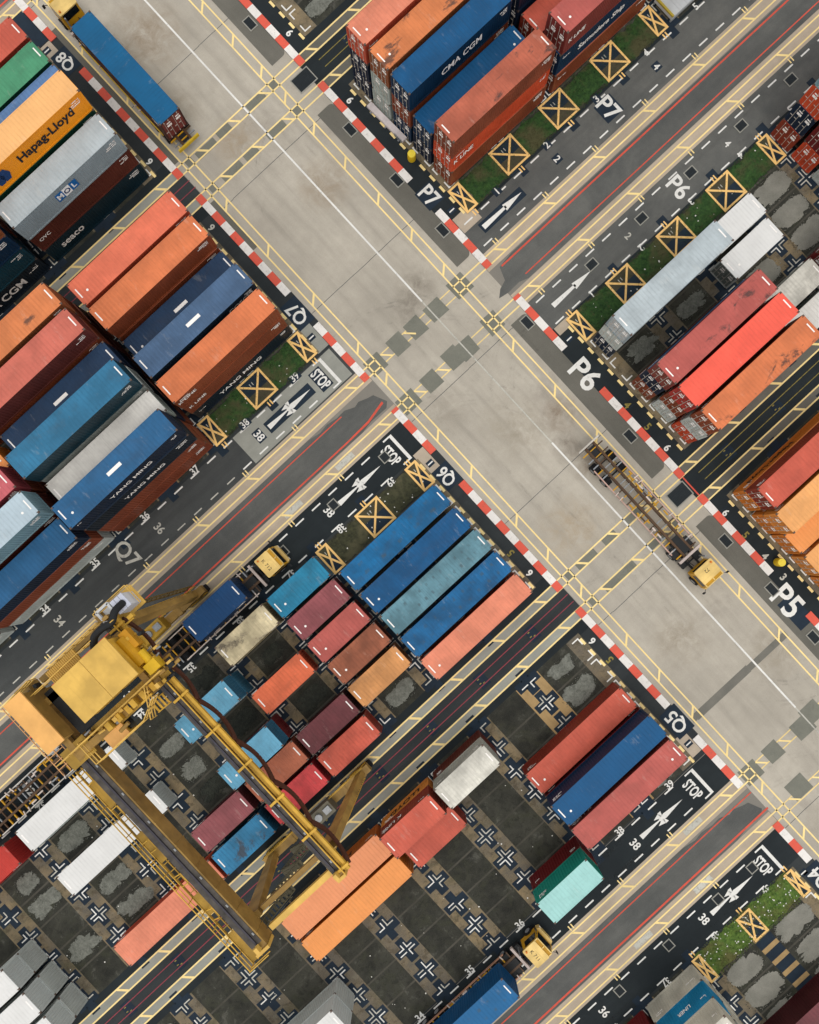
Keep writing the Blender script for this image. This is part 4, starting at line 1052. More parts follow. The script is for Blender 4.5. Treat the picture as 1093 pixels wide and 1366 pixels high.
# ------------------------------------------------------------------ trucks
cabY = paint('#ecca7c', .7, .3, .45); ydark = paint('#c9961f', .4, .2); brownst = paint('#57402c', .8, .9); pale = paint('#d8c9bf', .4, .3)
def wheel(parent, x, y, w=.34, r=.52):
    m_ = MB(); m_.cyl((x, y - w / 2, r), (x, y + w / 2, r), r, 18); o = m_.build('wheel', M['tyre'], parent)
    k = MB()
    sy = 1 if y > 0 else -1
    k.cyl((x, y + sy * (w / 2 - .06), r), (x, y + sy * (w / 2 + .015), r), r * .55, 12); k.build('rim', M['steel'], o)
def tractor(label, loc, rz, num, group='yellow terminal tractors'):
    t = thing('terminal_tractor', label, 'truck', loc, rz, group)   # front faces +X, origin under the fifth wheel
    m_ = MB()
    for y in (-.42, .42): m_.box(-1.1, 4.2, y - .09, y + .09, .72, .98)
    for x in (-.9, .3, 1.5): m_.box(x, x + .12, -.33, .33, .75, .95)
    m_.box(-.9, .35, -.55, .55, .985, 1.06); m_.cyl((-.25, 0, 1.06), (-.25, 0, 1.16), .48, 16)
    m_.box(1.0, 1.9, .45, 1.12, .55, 1.05); m_.box(1.0, 1.7, -1.12, -.55, .55, .95)
    m_.build('chassis', M['black'], t)
    for x, ys in ((0, (-1.02, -.66, .66, 1.02)), (3.3, (-1.0, 1.0))):
        for y in ys: wheel(t, x, y)
    # cab: tapered shell with glazing and a roof
    c = MB(); x0, x1 = 2.25, 4.1; yb = 1.04
    prof = [(x0, .75), (x1 + .05, .75), (x1 + .15, 1.45), (x1 - .12, 2.55), (x0 + .05, 2.55)]
    n = len(prof)
    vs = [(x, -yb, z) for x, z in prof] + [(x, yb, z) for x, z in prof]
    fs = [tuple(range(n)), tuple(range(2 * n - 1, n - 1, -1))] + [((i + 1) % n, i, n + i, n + (i + 1) % n) for i in range(n)]
    c.add(vs, fs); body = c.build('cab', ydark, t)
    gl = MB()
    gl.add([(x1 + .135, -.9, 1.55), (x1 + .135, .9, 1.55), (x1 - .08, .9, 2.46), (x1 - .08, -.9, 2.46)], [(0, 1, 2, 3)])
    gl.build('windscreen', M['glass'], body)
    for sy in (-1, 1):
        gw = MB(); y = sy * (yb + .006); q = [(x0 + .35, y, 1.5), (x1 - .1, y, 1.5), (x1 - .28, y, 2.4), (x0 + .35, y, 2.4)]
        gw.add(q if sy < 0 else q, [(0, 1, 2, 3) if sy < 0 else (3, 2, 1, 0)]); gw.build('window', M['glass'], body)
    gr = MB(); gr.add([(x0 - .006, -.85, 1.6), (x0 - .006, .85, 1.6), (x0 + .02, .85, 2.4), (x0 + .02, -.85, 2.4)], [(3, 2, 1, 0)]); gr.build('window', M['glass'], body)
    rf = MB()
    rx0, rx1, ry = x0 - .12, x1 - .42, 1.06
    rf.prism([(rx0 + .08, -ry), (rx1 - .08, -ry), (rx1, -ry + .1), (rx1, ry - .1), (rx1 - .08, ry), (rx0 + .08, ry), (rx0, ry - .1), (rx0, -ry + .1)], 2.56, 2.68)
    r_ = rf.build('roof', cabY, t)
    vz = MB(); vz.box(x1 - .10, x1 - .02, -1.0, 1.0, 2.50, 2.60); vz.box(x1 - .5, x1 - .06, -1.04, -.94, 2.5, 2.60); vz.box(x1 - .5, x1 - .06, 0.94, 1.04, 2.5, 2.6)
    vz.box(x1 - .5, x1 - .06, -.05, .05, 2.5, 2.6)
    vz.build('visor_frame', cabY, t)
    hb = MB(); hb.prism([(x1 + .1, -1.04), (x1 + .42, -.9), (x1 + .42, .9), (x1 + .1, 1.04)], .6, 1.2); hb.build('bumper', cabY, t)
    if num:
        vs, fs, a = text_geo(num, .0); tt = MB()
        tt.add([((rx0 + rx1) / 2 + .42 * q[1] * .8 - .1, -.42 * q[0] * .85, 2.684) for q in vs], fs); tt.build('lettering', ink, t)
    for sy in (-1, 1):
        hl = MB(); hl.box(x1 + .40, x1 + .44, sy * .75 - .14, sy * .75 + .14, .78, .98); hl.build('headlight', M['decal'], t)
    bc_ = MB(); bc_.cyl((rx0 + .3, .8, 2.68), (rx0 + .3, .8, 2.84), .09, 12); bc_.build('beacon', paint('#d8781c', .2, 0), t)
    ho = MB(); ho.tube([(1.95, -.3, 1.5), (1.5, -.35, 1.2), (1.0, -.2, 1.25), (.6, -.1, 1.3)], .035, 6); ho.build('air_hose', M['black'], t)
    ex = MB(); ex.cyl((1.7, .85, 1.0), (1.7, .85, 2.7), .07, 10); ex.build('exhaust', M['steel'], t)
    for sy in (-1, 1):
        fd = MB(); fd.box(-.62, .62, *sorted((sy * .52, sy * 1.22)), 1.10, 1.13); fd.build('mudguard', M['black'], t)
    for sy in (-1, 1):
        mr = MB(); mr.bar((x1 + .05, sy * 1.14, 2.2), (x1 + .3, sy * 1.5, 2.2), .04); mr.box(x1 + .22, x1 + .30, sy * 1.5 - .12, sy * 1.5 + .12, 1.9, 2.3); mr.build('mirror', M['black'], t)
    return t
def trailer(label, loc, rz, L=12.6, empty=True, rail='#d8c9bf', front=1.2, tail='#d0cac0'):
    t = thing('container_trailer', label, 'trailer', loc, rz, 'container trailers in the yard')   # front at +X, origin under the kingpin
    x1 = front; x0 = x1 - L
    m_ = MB()
    for y in (-.48, .48): m_.box(x0, x1, y - .11, y + .11, 1.0, 1.33)
    m_.build('main_beams', brownst, t)
    rnd = random.Random(int(loc[0] * 10)); x = x0 + .6
    while x < x1 - .3:
        for ya, yb, za, zb, w_ in ((-1.25, -.60, 1.10, 1.24, .06), (.60, 1.25, 1.10, 1.24, .06), (-.36, .36, 1.14, 1.28, .05)):
            if rnd.random() < .93:
                cb = MB(); cb.box(x - w_, x + w_, ya, yb, za, zb); cb.build('cross_member', rnd.choice([brownst, ydark, ydark, M['steel']]), t)
        x += rnd.uniform(.5, .85)
    for sy in (-1, 1):
        r_ = MB(); r_.box(x0 + 2.2, x1 - 1.0, sy * 1.31 - .05, sy * 1.31 + .05, 1.1, 1.27)
        r_.build('side_rail', paint(rail, .5, .5), t)
        for k, xx in enumerate((x0 + 5.3, x0 + 5.9, x1 - 4.0, x1 - 1.3)):
            gd = MB(); gd.bar((xx, sy * 1.0, 1.32), (xx, sy * 1.5, 1.5), .1); gd.build('corner_guide', pale, t)
    eb = MB(); eb.box(x0 - .10, x0 + .06, -1.25, 1.25, 1.05, 1.40); eb.build('end_bumper', paint(tail, .4, .4), t)
    eb = MB(); eb.box(x1 - .1, x1 + .14, -1.3, 1.3, 1.15, 1.5); eb.build('headboard', paint('#c8b9b2', .5, .5), t)
    for xx in (x0 + 2.2, x0 + 3.75):
        for y in (-1.16, -.80, .80, 1.16): wheel(t, xx, y, .33)
        ax = MB(); ax.box(xx - .08, xx + .08, -1.0, 1.0, .45, .6); ax.build('axle', M['black'], t)
    for sy in (-1, 1):
        lg = MB(); lg.box(x1 - 3.4, x1 - 3.22, sy * .62 - .08, sy * .62 + .08, .12, 1.0); lg.build('landing_leg', ydark, t)
    for k in range(28):
        cx_ = rnd.uniform(x0 + 4.2, x1 - 2.8); cy_ = rnd.choice([-1, 1]) * rnd.uniform(.68, 1.2)
        cl_ = MB(); cl_.box(cx_, cx_ + rnd.uniform(.2, .7), cy_ - .07, cy_ + .07, 1.242, 1.242 + rnd.uniform(.05, .14)); cl_.build('lashing_bracket', rnd.choice([ydark, ydark, brownst, pale, M['steel']]), t)
    dk = MB(); dk.box(x0 + .3, x0 + 1.6, -.35, .35, 1.16, 1.20); dk.build('deck_plate', M['black'], t)
    dk = MB(); dk.box(x1 - 2.2, x1 - .3, -.35, .35, 1.3, 1.345); dk.build('coupling_plate', M['black'], t)
    tk = MB(); tk.cyl((x0 + 6.6, .75, .85), (x0 + 7.6, .75, .85), .22, 12); tk.build('air_tank', M['steel'], t)
    return t
def simple_load(kc, L, v, u, z, rz, label, opts=None):
    return container(kc, L, W(v, u, z), rz, label, True, False, opts)[0]
TZc = 1.38
# A: blue container heading up-left along the Q kerb
tractor('yellow terminal tractor pulling the blue container at the top left', W(8.35, -54.0, 0), R(90), '')
trailer('brown skeletal trailer under the dark blue container at the top left', W(8.35, -54.0, 0), R(90), 15.0, rail='#d8b43c', tail='#d9b62e')
simple_load('trailerblue', 12.19, 8.3, -47.55, TZc, R(90), 'plain blue long container riding a trailer along the main road', dict(bars=False, door='#7a3a34', dirt=.25))
# B: empty trailer with tractor on the main road
tractor('yellow terminal tractor pulling an empty trailer down the main road', W(16.75, 20.3, 0), R(-90), '72')
trailer('empty rusty skeletal trailer on the main road near P6', W(16.95, 20.0, 0), R(-90), 14.2, rail='#c9a79a')
# C: navy short container, crossing under the crane
tractor('yellow terminal tractor numbered K 712 in the Q6 truck lane', W(-16.05, -5.35, 0), SH, 'K 712')
trailer('skeletal trailer under the navy short container by the crane', W(-16.05, -5.35, 0), SH, 12.6)
simple_load('truckn', 6.06, -19.4, -5.4, TZc, SH, 'navy short container riding a trailer beside the crane', dict(dirt=.2))
# D: bottom lane
tractor('yellow terminal tractor numbered K 711 near the bottom edge', W(-22.3, 38.55, 0), SH, 'K 711')
trailer('skeletal trailer under the blue container at the bottom edge', W(-22.3, 38.45, 0), SH, 13.4, rail='#b98a70')
simple_load('cobalt', 12.19, -28.9, 38.55, TZc, SH, 'mid blue long container riding a trailer at the bottom edge', dict(dirt=.3, rust=.05))
# E: empty trailer below the crane
trailer('empty skeletal trailer parked under the crane trolley at the left edge', W(-38.5, -5.1, 0), SH, 14.5, rail='#d8d2ca')

# ------------------------------------------------------------------ yard crane
CY = paint('#dcae42', .8, .5); CT = paint('#a98646', .9, .5); CYb = paint('#e4b95c', .6, .2); CG = plain('rail_plate', '#4a4642', .75, var=.45, scale=1.2); CO = paint('#f2b76a', .4, .15)
crane = thing('yard_crane', 'big yellow rubber tyred gantry crane straddling the Q6 block', 'crane', W(-25.6, 3.6, 0), SH)
def cl(v, u, z): return Vector((v + 25.6, -(u - 3.6), z))
uL, uT = -7.95, 15.15          # truck-lane side and track side
GA, GB, GZ = -21.6, -29.0, 17.4
for uc in (uL, uT):
    s = MB(); s.box(-7.0, 6.3, -(uc - 3.6) - .38, -(uc - 3.6) + .38, 1.15, 2.0)
    for x in (-6.0, -3.6, 3.2, 5.4): s.box(x - .25, x + .25, -(uc - 3.6) - .45, -(uc - 3.6) + .45, 1.1, 2.05)
    sb = s.build('sill_beam', CT, crane)
    bx = MB(); bx.box(-2.2, 1.8, -(uc - 3.6) - .62, -(uc - 3.6) + .62, 2.0, 3.5); bx.box(-1.9, -.7, -(uc - 3.6) - .5, -(uc - 3.6) + .5, 3.5, 3.75); bx.build('engine_housing', paint('#6f6a5a' if uc > 0 else '#b8902f', .7, .5), crane)
    dt = MB(); dt.cyl((.2, -(uc - 3.6), 3.5), (.2, -(uc - 3.6), 3.8), .35, 14); dt.box(.9, 1.6, -(uc - 3.6) - .3, -(uc - 3.6) + .3, 3.5, 3.7); dt.build('cooling_fan', M['steel'], crane)
    for x in (-6.5, -5.1, 4.4, 5.8):
        w_ = MB(); w_.cyl((x, -(uc - 3.6) - .3, .72), (x, -(uc - 3.6) + .3, .72), .72, 20); wo = w_.build('wheel', M['tyre'], crane)
        h_ = MB(); h_.cyl((x, -(uc - 3.6) - .32, .72), (x, -(uc - 3.6) + .32, .72), .35, 14); h_.build('rim', CY, wo)
    for x in (-5.8, 5.1):
        bg = MB(); bg.box(x - 1.0, x + 1.0, -(uc - 3.6) - .46, -(uc - 3.6) - .34, .6, 1.2); bg.box(x - 1.0, x + 1.0, -(uc - 3.6) + .34, -(uc - 3.6) + .46, .6, 1.2); bg.build('bogie', CY, crane)
    hr = MB()
    for z in (2.5, 3.0): hr.bar((-6.6, -(uc - 3.6) + .55, z), (6.0, -(uc - 3.6) + .55, z), .05)
    for k in range(14): hr.bar((-6.6 + k * .97, -(uc - 3.6) + .55, 2.0), (-6.6 + k * .97, -(uc - 3.6) + .55, 3.0), .05)
    hr.build('sill_handrail', CY, crane)
# tapered legs
for uc in (uL, uT):
    for gv_, base in ((-22.1, -20.4), (-30.0, -31.6)):
        a = cl(base, uc, 2.0); b_ = cl(gv_, uc, GZ - 1.7); lg = MB()
        vs = []
        for P_, w_, d_ in ((a, .42, .55), (b_, .85, .55)):
            vs += [P_ + Vector((-w_, -d_ / 2, 0)), P_ + Vector((w_, -d_ / 2, 0)), P_ + Vector((w_, d_ / 2, 0)), P_ + Vector((-w_, d_ / 2, 0))]
        lg.add(vs, [(3, 2, 1, 0), (4, 5, 6, 7), (0, 1, 5, 4), (1, 2, 6, 5), (2, 3, 7, 6), (3, 0, 4, 7)])
        lg.build('leg', CT, crane)
        lb = MB(); o_ = Vector((.0, (.5 if uc < 0 else -.5), 0)); a2, b2 = a + o_, b_ + o_
        for k in (-.22, .22): lb.bar(a2 + Vector((k, 0, 0)), b2 + Vector((k, 0, 0)), .05)
        for k in range(26):
            q = a2.lerp(b2, k / 26); lb.bar(q + Vector((-.22, 0, 0)), q + Vector((.22, 0, 0)), .035)
        lb.build('ladder', CY, crane)
# braces and a stair on the track side
for uc in (uL, uT):
    br = MB(); a = cl(-20.9, uc, 7.5); b_ = cl(-30.3, uc, 7.5)
    br.bar(cl(GA, uc, GZ - 2.2), cl(GB, uc, GZ - 2.2), .4, .5)
    br.build('portal_tie', CT, crane)
stt = MB()
for k in range(6):
    z0 = 2.1 + k * 2.2; a = cl(-29.9 + (k % 2) * 2.6, uT + .9, z0); b_ = cl(-29.9 + ((k + 1) % 2) * 2.6, uT + .9, z0 + 2.2)
    for o_ in (-.3, .3): stt.bar(a + Vector((0, o_, 0)), b_ + Vector((0, o_, 0)), .07, .16)
    for j in range(9):
        q = a.lerp(b_, j / 9); stt.box(q.x - .12, q.x + .12, q.y - .3, q.y + .3, q.z, q.z + .03)
    for o_ in (-.32, .32): stt.bar(a + Vector((0, o_, .95)), b_ + Vector((0, o_, .95)), .04)
stt.build('stairway', paint('#55503c', .6, .4), crane)
for sgn_, ux in ((-1, uL - .6), (1, uL - .6)): pass
ltr = MB()                          # lattice cable mast running down the lane-side leg
for k in range(16):
    q = cl(-20.0, uL - .75, 2.5).lerp(cl(-20.9, uL - .75, GZ - .5), k / 16); q2 = cl(-20.0, uL - .75, 2.5).lerp(cl(-20.9, uL - .75, GZ - .5), (k + 1) / 16)
    ltr.bar(q + Vector((-.3, 0, 0)), q2 + Vector((.3, 0, 0)), .05); ltr.bar(q + Vector((.3, 0, 0)), q2 + Vector((-.3, 0, 0)), .05)
    ltr.bar(q + Vector((-.3, 0, 0)), q2 + Vector((-.3, 0, 0)), .07); ltr.bar(q + Vector((.3, 0, 0)), q2 + Vector((.3, 0, 0)), .07)
ltr.build('cable_mast', paint('#6b5526', .6, .4), crane)
# girders
u0_, u1_ = -9.3, 16.9
def y_(u): return -(u - 3.6)
for g0, g1, p0, p1, r0 in ((-22.50, -21.82, -22.49, -21.83, -22.2), (-30.60, -29.50, -30.58, -29.62, -30.05)):
    x0, x1 = g0 + 25.6, g1 + 25.6
    gb = MB(); gb.box(x0, x1, y_(u1_), y_(u0_), GZ - 1.7, GZ)
    for k in range(12):
        yy = y_(u1_) + 1.1 + k * 2.2; gb.box(x0 - .04, x1 + .04, yy - .04, yy + .04, GZ - 1.75, GZ + .012)
    g_ = gb.build('girder', CT, crane)
    rp = MB(); rp.box(p0 + 25.6, p1 + 25.6, y_(u1_ - .5), y_(u0_ + .6), GZ + .016, GZ + .05); rp.build('rail_plate', CG, g_)
    rl = MB(); rl.box(r0 + 25.53, r0 + 25.67, y_(u1_ - .6), y_(u0_ + .7), GZ + .05, GZ + .18); rl.build('trolley_rail', plain('rail_steel', '#3d3b42', .5, .5), g_)
    for k in range(9):
        cp = MB(); yy = y_(u1_ - 1.2) + k * 2.8; cp.box(p1 + 25.6 - .14, p1 + 25.6 - .02, yy, yy + .22, GZ + .05, GZ + .14); cp.build('rail_clip', M['steel'], g_)
    es = MB(); es.box(x0 - .06, x1 + .06, y_(u1_) - .25, y_(u1_) - .004, GZ - 1.4, GZ + .15); es.box(r0 + 25.45, r0 + 25.75, y_(u1_) + .1, y_(u1_) + .55, GZ + .18, GZ + .75); es.build('end_stop', CYb, g_)
# girder A: festoon track with brackets and hanging cable loops
xA = -22.16 + 25.6
ft = MB(); ft.box(xA + .74, xA + .96, y_(u1_), y_(-8.6), GZ - .25, GZ + .05); ft.box(xA + .46, xA + .54, y_(u1_), y_(-8.6), GZ + .35, GZ + .43)
ft.box(xA + .40, xA + .72, y_(u1_), y_(-8.6), GZ - .40, GZ - .30)
for k in range(8):
    yy = y_(u1_) + .4 + k * 3.45; ft.box(xA - .2, xA + 1.15, yy - .09, yy + .09, GZ + .05, GZ + .30)
ft.build('festoon_track', CY, crane)
fc = MB(); nl = 6
for k in range(nl):
    ya = y_(u1_ - .3) + k * 4.1; yb = ya + 4.0; pts = []
    for j in range(13):
        s_ = j / 12; pts.append(Vector((xA + 1.02, ya + (yb - ya) * s_, GZ - .35 - 1.15 * (1 - (2 * s_ - 1) ** 2))))
    for a, b_ in zip(pts[:-1], pts[1:]): fc.bar(a, b_, .16, .5, 0)
fc.build('festoon_cable', plain('festoon_belt', '#4a2a1c', .8), crane)
# girder B: outboard walkway with railings
xB = -29.5 + 25.6
wk = MB()
for xx in (-1.98, -1.55, -1.15): wk.box(xB + xx - .04, xB + xx + .04, y_(u1_ + .5), y_(-2.0), GZ - .66, GZ - .58)
for k in range(27): wk.box(xB - 2.0, xB - 1.12, y_(u1_) + k * .72, y_(u1_) + k * .72 + .07, GZ - .578, GZ - .54)
for a_, b_ in ((-.4, 2.4), (4.4, 6.2), (9.6, 12.4), (15.2, 17.6)): wk.box(xB - 1.95, xB - 1.14, y_(u1_) + a_, y_(u1_) + b_, GZ - .535, GZ - .52)
wkm = paint('#b8923a', .9, .5)
wk.build('walkway', wkm, crane)
wr = MB()
for z in (.0, .5, 1.0): wr.bar((xB - 2.02, y_(u1_ + .5), GZ - .5 + z), (xB - 2.02, y_(-2.0), GZ - .5 + z), .06)
for k in range(15): wr.bar((xB - 2.02, y_(u1_ + .5) + k * 1.33, GZ - .55), (xB - 2.02, y_(u1_ + .5) + k * 1.33, GZ + .5), .06)
for z in (.5, 1.0): wr.bar((xB - 2.1, y_(u1_ + .5), GZ - .5 + z), (xB - .2, y_(u1_ + .5), GZ - .5 + z), .06)
for k in range(5):
    yy = y_(13.0) + k * 3.4; wr.bar((xB - 1.95, yy, GZ - .5), (xB - 1.1, yy, GZ + .3), .07); wr.bar((xB - 1.95, yy + .9, GZ - .5), (xB - 1.1, yy + .9, GZ + .3), .07); wr.bar((xB - 1.2, yy, GZ - .1), (xB - 1.2, yy + .9, GZ - .1), .07)
wr.build('handrail', CY, crane)
# end ties between the girders
et = MB(); et.box(xB + .6, xA - .6, y_(u1_ - .3), y_(u1_ - .75), GZ - 1.2, GZ - .7)
et.build('end_tie', CYb, crane)
et = MB(); et.box(xB + .6, xA - .6, y_(u0_ + .75), y_(u0_ + .3), GZ - 1.2, GZ - .7); et.build('end_tie', CT, crane)
# trolley
tf = MB()
for uu in (-7.0, -2.6): tf.box(xB - .5, xA + .5, y_(uu) - .28, y_(uu) + .28, GZ + .3, GZ + .8)
for xx in (xB - .3, xA - .35): tf.box(xx - .25, xx + .25, y_(-2.2), y_(-7.4), GZ + .25, GZ + .75)
tf.build('trolley_frame', CT, crane)
HZ = 20.4
def hx(v): return v + 25.6
for va, vb in ((-26.75, -24.13), (-24.09, -21.7)):
    h_ = MB(); h_.box(hx(va) + .12, hx(vb) - .12, y_(-3.9), y_(-7.0), GZ + .8, HZ - .12); h_.build('machinery_house', CY, crane)
    r_ = MB(); r_.box(hx(va), hx(vb), y_(-3.72), y_(-7.18), HZ - .116, HZ + (.0 if va < -25 else .03)); r_.build('house_roof', CYb, crane)
rb = MB(); rb.box(hx(-27.1), hx(-24.5), y_(-7.25), y_(-8.4), HZ - 1.5, HZ - 1.35)
for k in range(17): rb.box(hx(-27.1) + .05 + k * .155, hx(-27.1) + .11 + k * .155, y_(-7.26), y_(-8.42), HZ - 1.35, HZ - 1.30)
rb.build('ribbed_canopy', paint('#c99f4c', .5, .2), crane)
ob = MB(); ob.box(hx(-30.15), hx(-28.85), y_(-4.05), y_(-8.3), GZ + .8, HZ - .45); ob.build('control_cabinet', CT, crane)
ob = MB(); ob.box(hx(-30.3), hx(-28.75), y_(-3.9), y_(-8.5), HZ - .44, HZ - .3); ob.build('cabinet_roof', CO, crane)
dg = MB(); dg.box(hx(-28.6), hx(-27.0), y_(-3.6), y_(-7.6), GZ + .75, GZ + .8); dg.build('black_deck', M['black'], crane)
tw = MB()
for uu in (-3.0, -7.9):
    for z in (.55, 1.05): tw.bar((hx(-30.9), y_(uu), GZ + .8 + z), (hx(-20.9), y_(uu), GZ + .8 + z), .06)
    for k in range(11): tw.bar((hx(-30.9) + k, y_(uu), GZ + .8), (hx(-30.9) + k, y_(uu), GZ + 1.85), .05)
tw.build('trolley_handrail', CYb, crane)
pf = MB(); pf.box(hx(-30.8), hx(-28.6), y_(-2.0), y_(-3.6), GZ + .66, GZ + .74); pf.box(hx(-27.9), hx(-21.0), y_(-2.2), y_(-3.5), GZ + .55, GZ + .62); pf.build('service_platform', wkm, crane)
cb_ = MB(); cb_.box(hx(-27.6), hx(-26.1), y_(-1.35), y_(-2.8), GZ - 1.2, GZ + .55); cb_.build('operator_cab', CY, crane)
cb_ = MB(); cb_.box(hx(-27.7), hx(-26.0), y_(-1.25), y_(-2.9), GZ + .555, GZ + .68); cb_.build('cab_roof', CO, crane)
cb_ = MB(); cb_.box(hx(-26.0), hx(-25.9), y_(-1.5), y_(-2.65), GZ - .9, GZ + .2); cb_.build('cab_window', M['glass'], crane)
hd = MB(); hd.cyl((hx(-21.6), y_(-4.2), GZ + 1.4), (hx(-21.6), y_(-6.6), GZ + 1.4), .55, 18); hd.build('hoist_drum', paint('#c8920f', .5, .3), crane)
hm = MB(); hm.box(hx(-21.6), hx(-20.6), y_(-3.2), y_(-4.0), GZ + .8, GZ + 1.9); hm.cyl((hx(-21.1), y_(-4.0), GZ + 1.5), (hx(-21.1), y_(-5.0), GZ + 1.5), .33, 12); hm.build('hoist_motor', paint('#dcb021', .5, .2), crane)
hm = MB(); hm.box(hx(-21.45), hx(-20.75), y_(-5.4), y_(-6.9), GZ + .8, GZ + 1.7); hm.build('gear_box', paint('#c98f1c', .5, .3), crane)
for k in range(6):
    hm = MB(); hm.box(hx(-22.6 - k * .8), hx(-22.2 - k * .8), y_(-2.9), y_(-2.3), GZ + .65, GZ + 1.0 + .3 * (k % 3)); hm.build('junction_box', [CY], crane)
pts = [cl(-23.6, -7.3, GZ + 1.2), cl(-22.8, -7.9, GZ + 1.7), cl(-22.0, -8.0, GZ + 1.8), cl(-21.2, -7.9, GZ + 1.6), cl(-20.6, -8.4, GZ + 1.2), cl(-20.0, -8.6, GZ + .5)]
fine = []
for i in range(len(pts) - 1):
    p0, p1, p2, p3 = pts[max(0, i - 1)], pts[i], pts[i + 1], pts[min(len(pts) - 1, i + 2)]
    for k in range(8):
        q = k / 8; fine.append(.5 * ((2 * p1) + (p2 - p0) * q + (2 * p0 - 5 * p1 + 4 * p2 - p3) * q * q + (3 * p1 - p0 - 3 * p2 + p3) * q ** 3))
fine.append(pts[-1])
bc = MB()
for a, b_ in zip(fine[:-1], fine[1:]): bc.cyl(a - (b_ - a) * .15, b_ + (b_ - a) * .15, .27, 14)
bc.build('black_hose', M['black'], crane)
rnd = random.Random(33)
for k in range(44):
    if k % 2: vv, uu = rnd.uniform(-28.6, -20.9), rnd.choice([rnd.uniform(-3.4, -1.6), rnd.uniform(-8.4, -7.3)])
    else: vv, uu = rnd.uniform(-21.6, -20.2), rnd.uniform(-7.4, -2.0)
    q = MB(); z = GZ + .8 + rnd.uniform(-.1, .5); a, c = rnd.uniform(.12, .5), rnd.uniform(.1, .4)
    if rnd.random() < .6: q.box(hx(vv), hx(vv) + a, y_(uu), y_(uu) + c, z - .3, z + rnd.uniform(.1, .5))
    else: q.cyl((hx(vv), y_(uu), z), (hx(vv) + a * 2.2, y_(uu) + rnd.uniform(-.1, .1), z), rnd.uniform(.05, .16), 10)
    q.build(rnd.choice(['switch_box', 'cable_conduit', 'pump_unit', 'bracket']), rnd.choice([CY, CYb, M['black'], CT, paint('#8c6a24', .8, .8), M['steel']]), crane)
for (va, ua, vb, ub) in ((-28.8, -1.2, -24.2, -1.2), (-28.8, -3.2, -28.8, -1.2), (-24.2, -1.2, -22.6, -2.0), (-26.8, -8.6, -22.0, -8.6), (-30.9, -8.7, -28.4, -8.9), (-23.8, -.9, -22.6, -2.9)):
    q = MB()
    for z in (.9, 1.4, 1.9): q.bar(cl(va, ua, GZ + z - .2), cl(vb, ub, GZ + z - .2), .07)
    n = max(2, int(math.hypot(vb - va, ub - ua) / .8))
    for k in range(n + 1):
        f_ = k / n; q.bar(cl(va + (vb - va) * f_, ua + (ub - ua) * f_, GZ + .5), cl(va + (vb - va) * f_, ua + (ub - ua) * f_, GZ + 1.7), .06)
    q.build('guard_rail', CYb, crane)
q = MB()
for k in range(7): q.box(hx(-23.6 + k * .24), hx(-23.6 + k * .24 + .16), y_(-1.0), y_(-1.9), GZ + .3 - k * .22, GZ + .34 - k * .22)
q.bar(cl(-23.6, -1.0, GZ + .4), cl(-21.9, -1.0, GZ - 1.2), .08); q.bar(cl(-23.6, -1.9, GZ + .4), cl(-21.9, -1.9, GZ - 1.2), .08)
q.build('access_stair', CY, crane)
# electrical house hanging at the lane-side girder end
ac = MB(); ac.box(hx(-20.75), hx(-19.6), y_(-9.2), y_(-8.15), GZ - 1.4, GZ + .5); ac.build('electrical_house', paint('#d9dce2', .3, .2), crane)
for k in range(3):
    ac = MB(); ac.box(hx(-20.72) + k * .38, hx(-20.72) + k * .38 + .34, y_(-9.25), y_(-8.1), GZ + .505, GZ + .56); ac.build('roof_panel', paint('#ccd0e0', .3, .1), crane)
ac = MB()
for a, b_ in (((-22.0, -8.4), (-20.9, -8.4)), ((-22.0, -9.4), (-20.9, -9.4)), ((-22.0, -8.4), (-22.0, -9.4)), ((-20.95, -8.4), (-20.95, -9.4))):
    ac.bar(cl(a[0], a[1], GZ + .3), cl(b_[0], b_[1], GZ + .3), .18, .3)
ac.box(hx(-21.9), hx(-21.0), y_(-9.3), y_(-8.5), GZ - .3, GZ - .2)
ac.build('cooling_unit', paint('#dfe2e4', .5, .3), crane)
lp = MB(); lp.box(hx(-22.6), hx(-19.4), y_(-9.7), y_(-7.9), GZ - 1.55, GZ - 1.45)
for a, b_ in (((-22.6, -9.7), (-19.4, -9.7)), ((-22.6, -8.0), (-22.6, -9.7)), ((-19.4, -8), (-19.4, -9.7))):
    for z in (-.95, -.45): lp.bar(cl(a[0], a[1], GZ + z), cl(b_[0], b_[1], GZ + z), .06)
lp.build('end_platform', CYb, crane)
nt = MB()
for k in range(9):
    for uu in (-3.4,):
        pass
    nt.bar(cl(-31.2, -3.4 + k * 0, GZ - .4), cl(-31.2, -3.4, GZ - .4), .04)
for k in range(12): nt.bar(cl(-30.9 - .0, -9.0 + k * .55, GZ - .5), cl(-32.3, -9.0 + k * .55, GZ - .5), .05)
for vv in (-30.9, -31.6, -32.3): nt.bar(cl(vv, -9.2, GZ - .5), cl(vv, -2.4, GZ - .5), .06)
nt.build('ladder_platform', paint('#e0a870', .4, .2), crane)

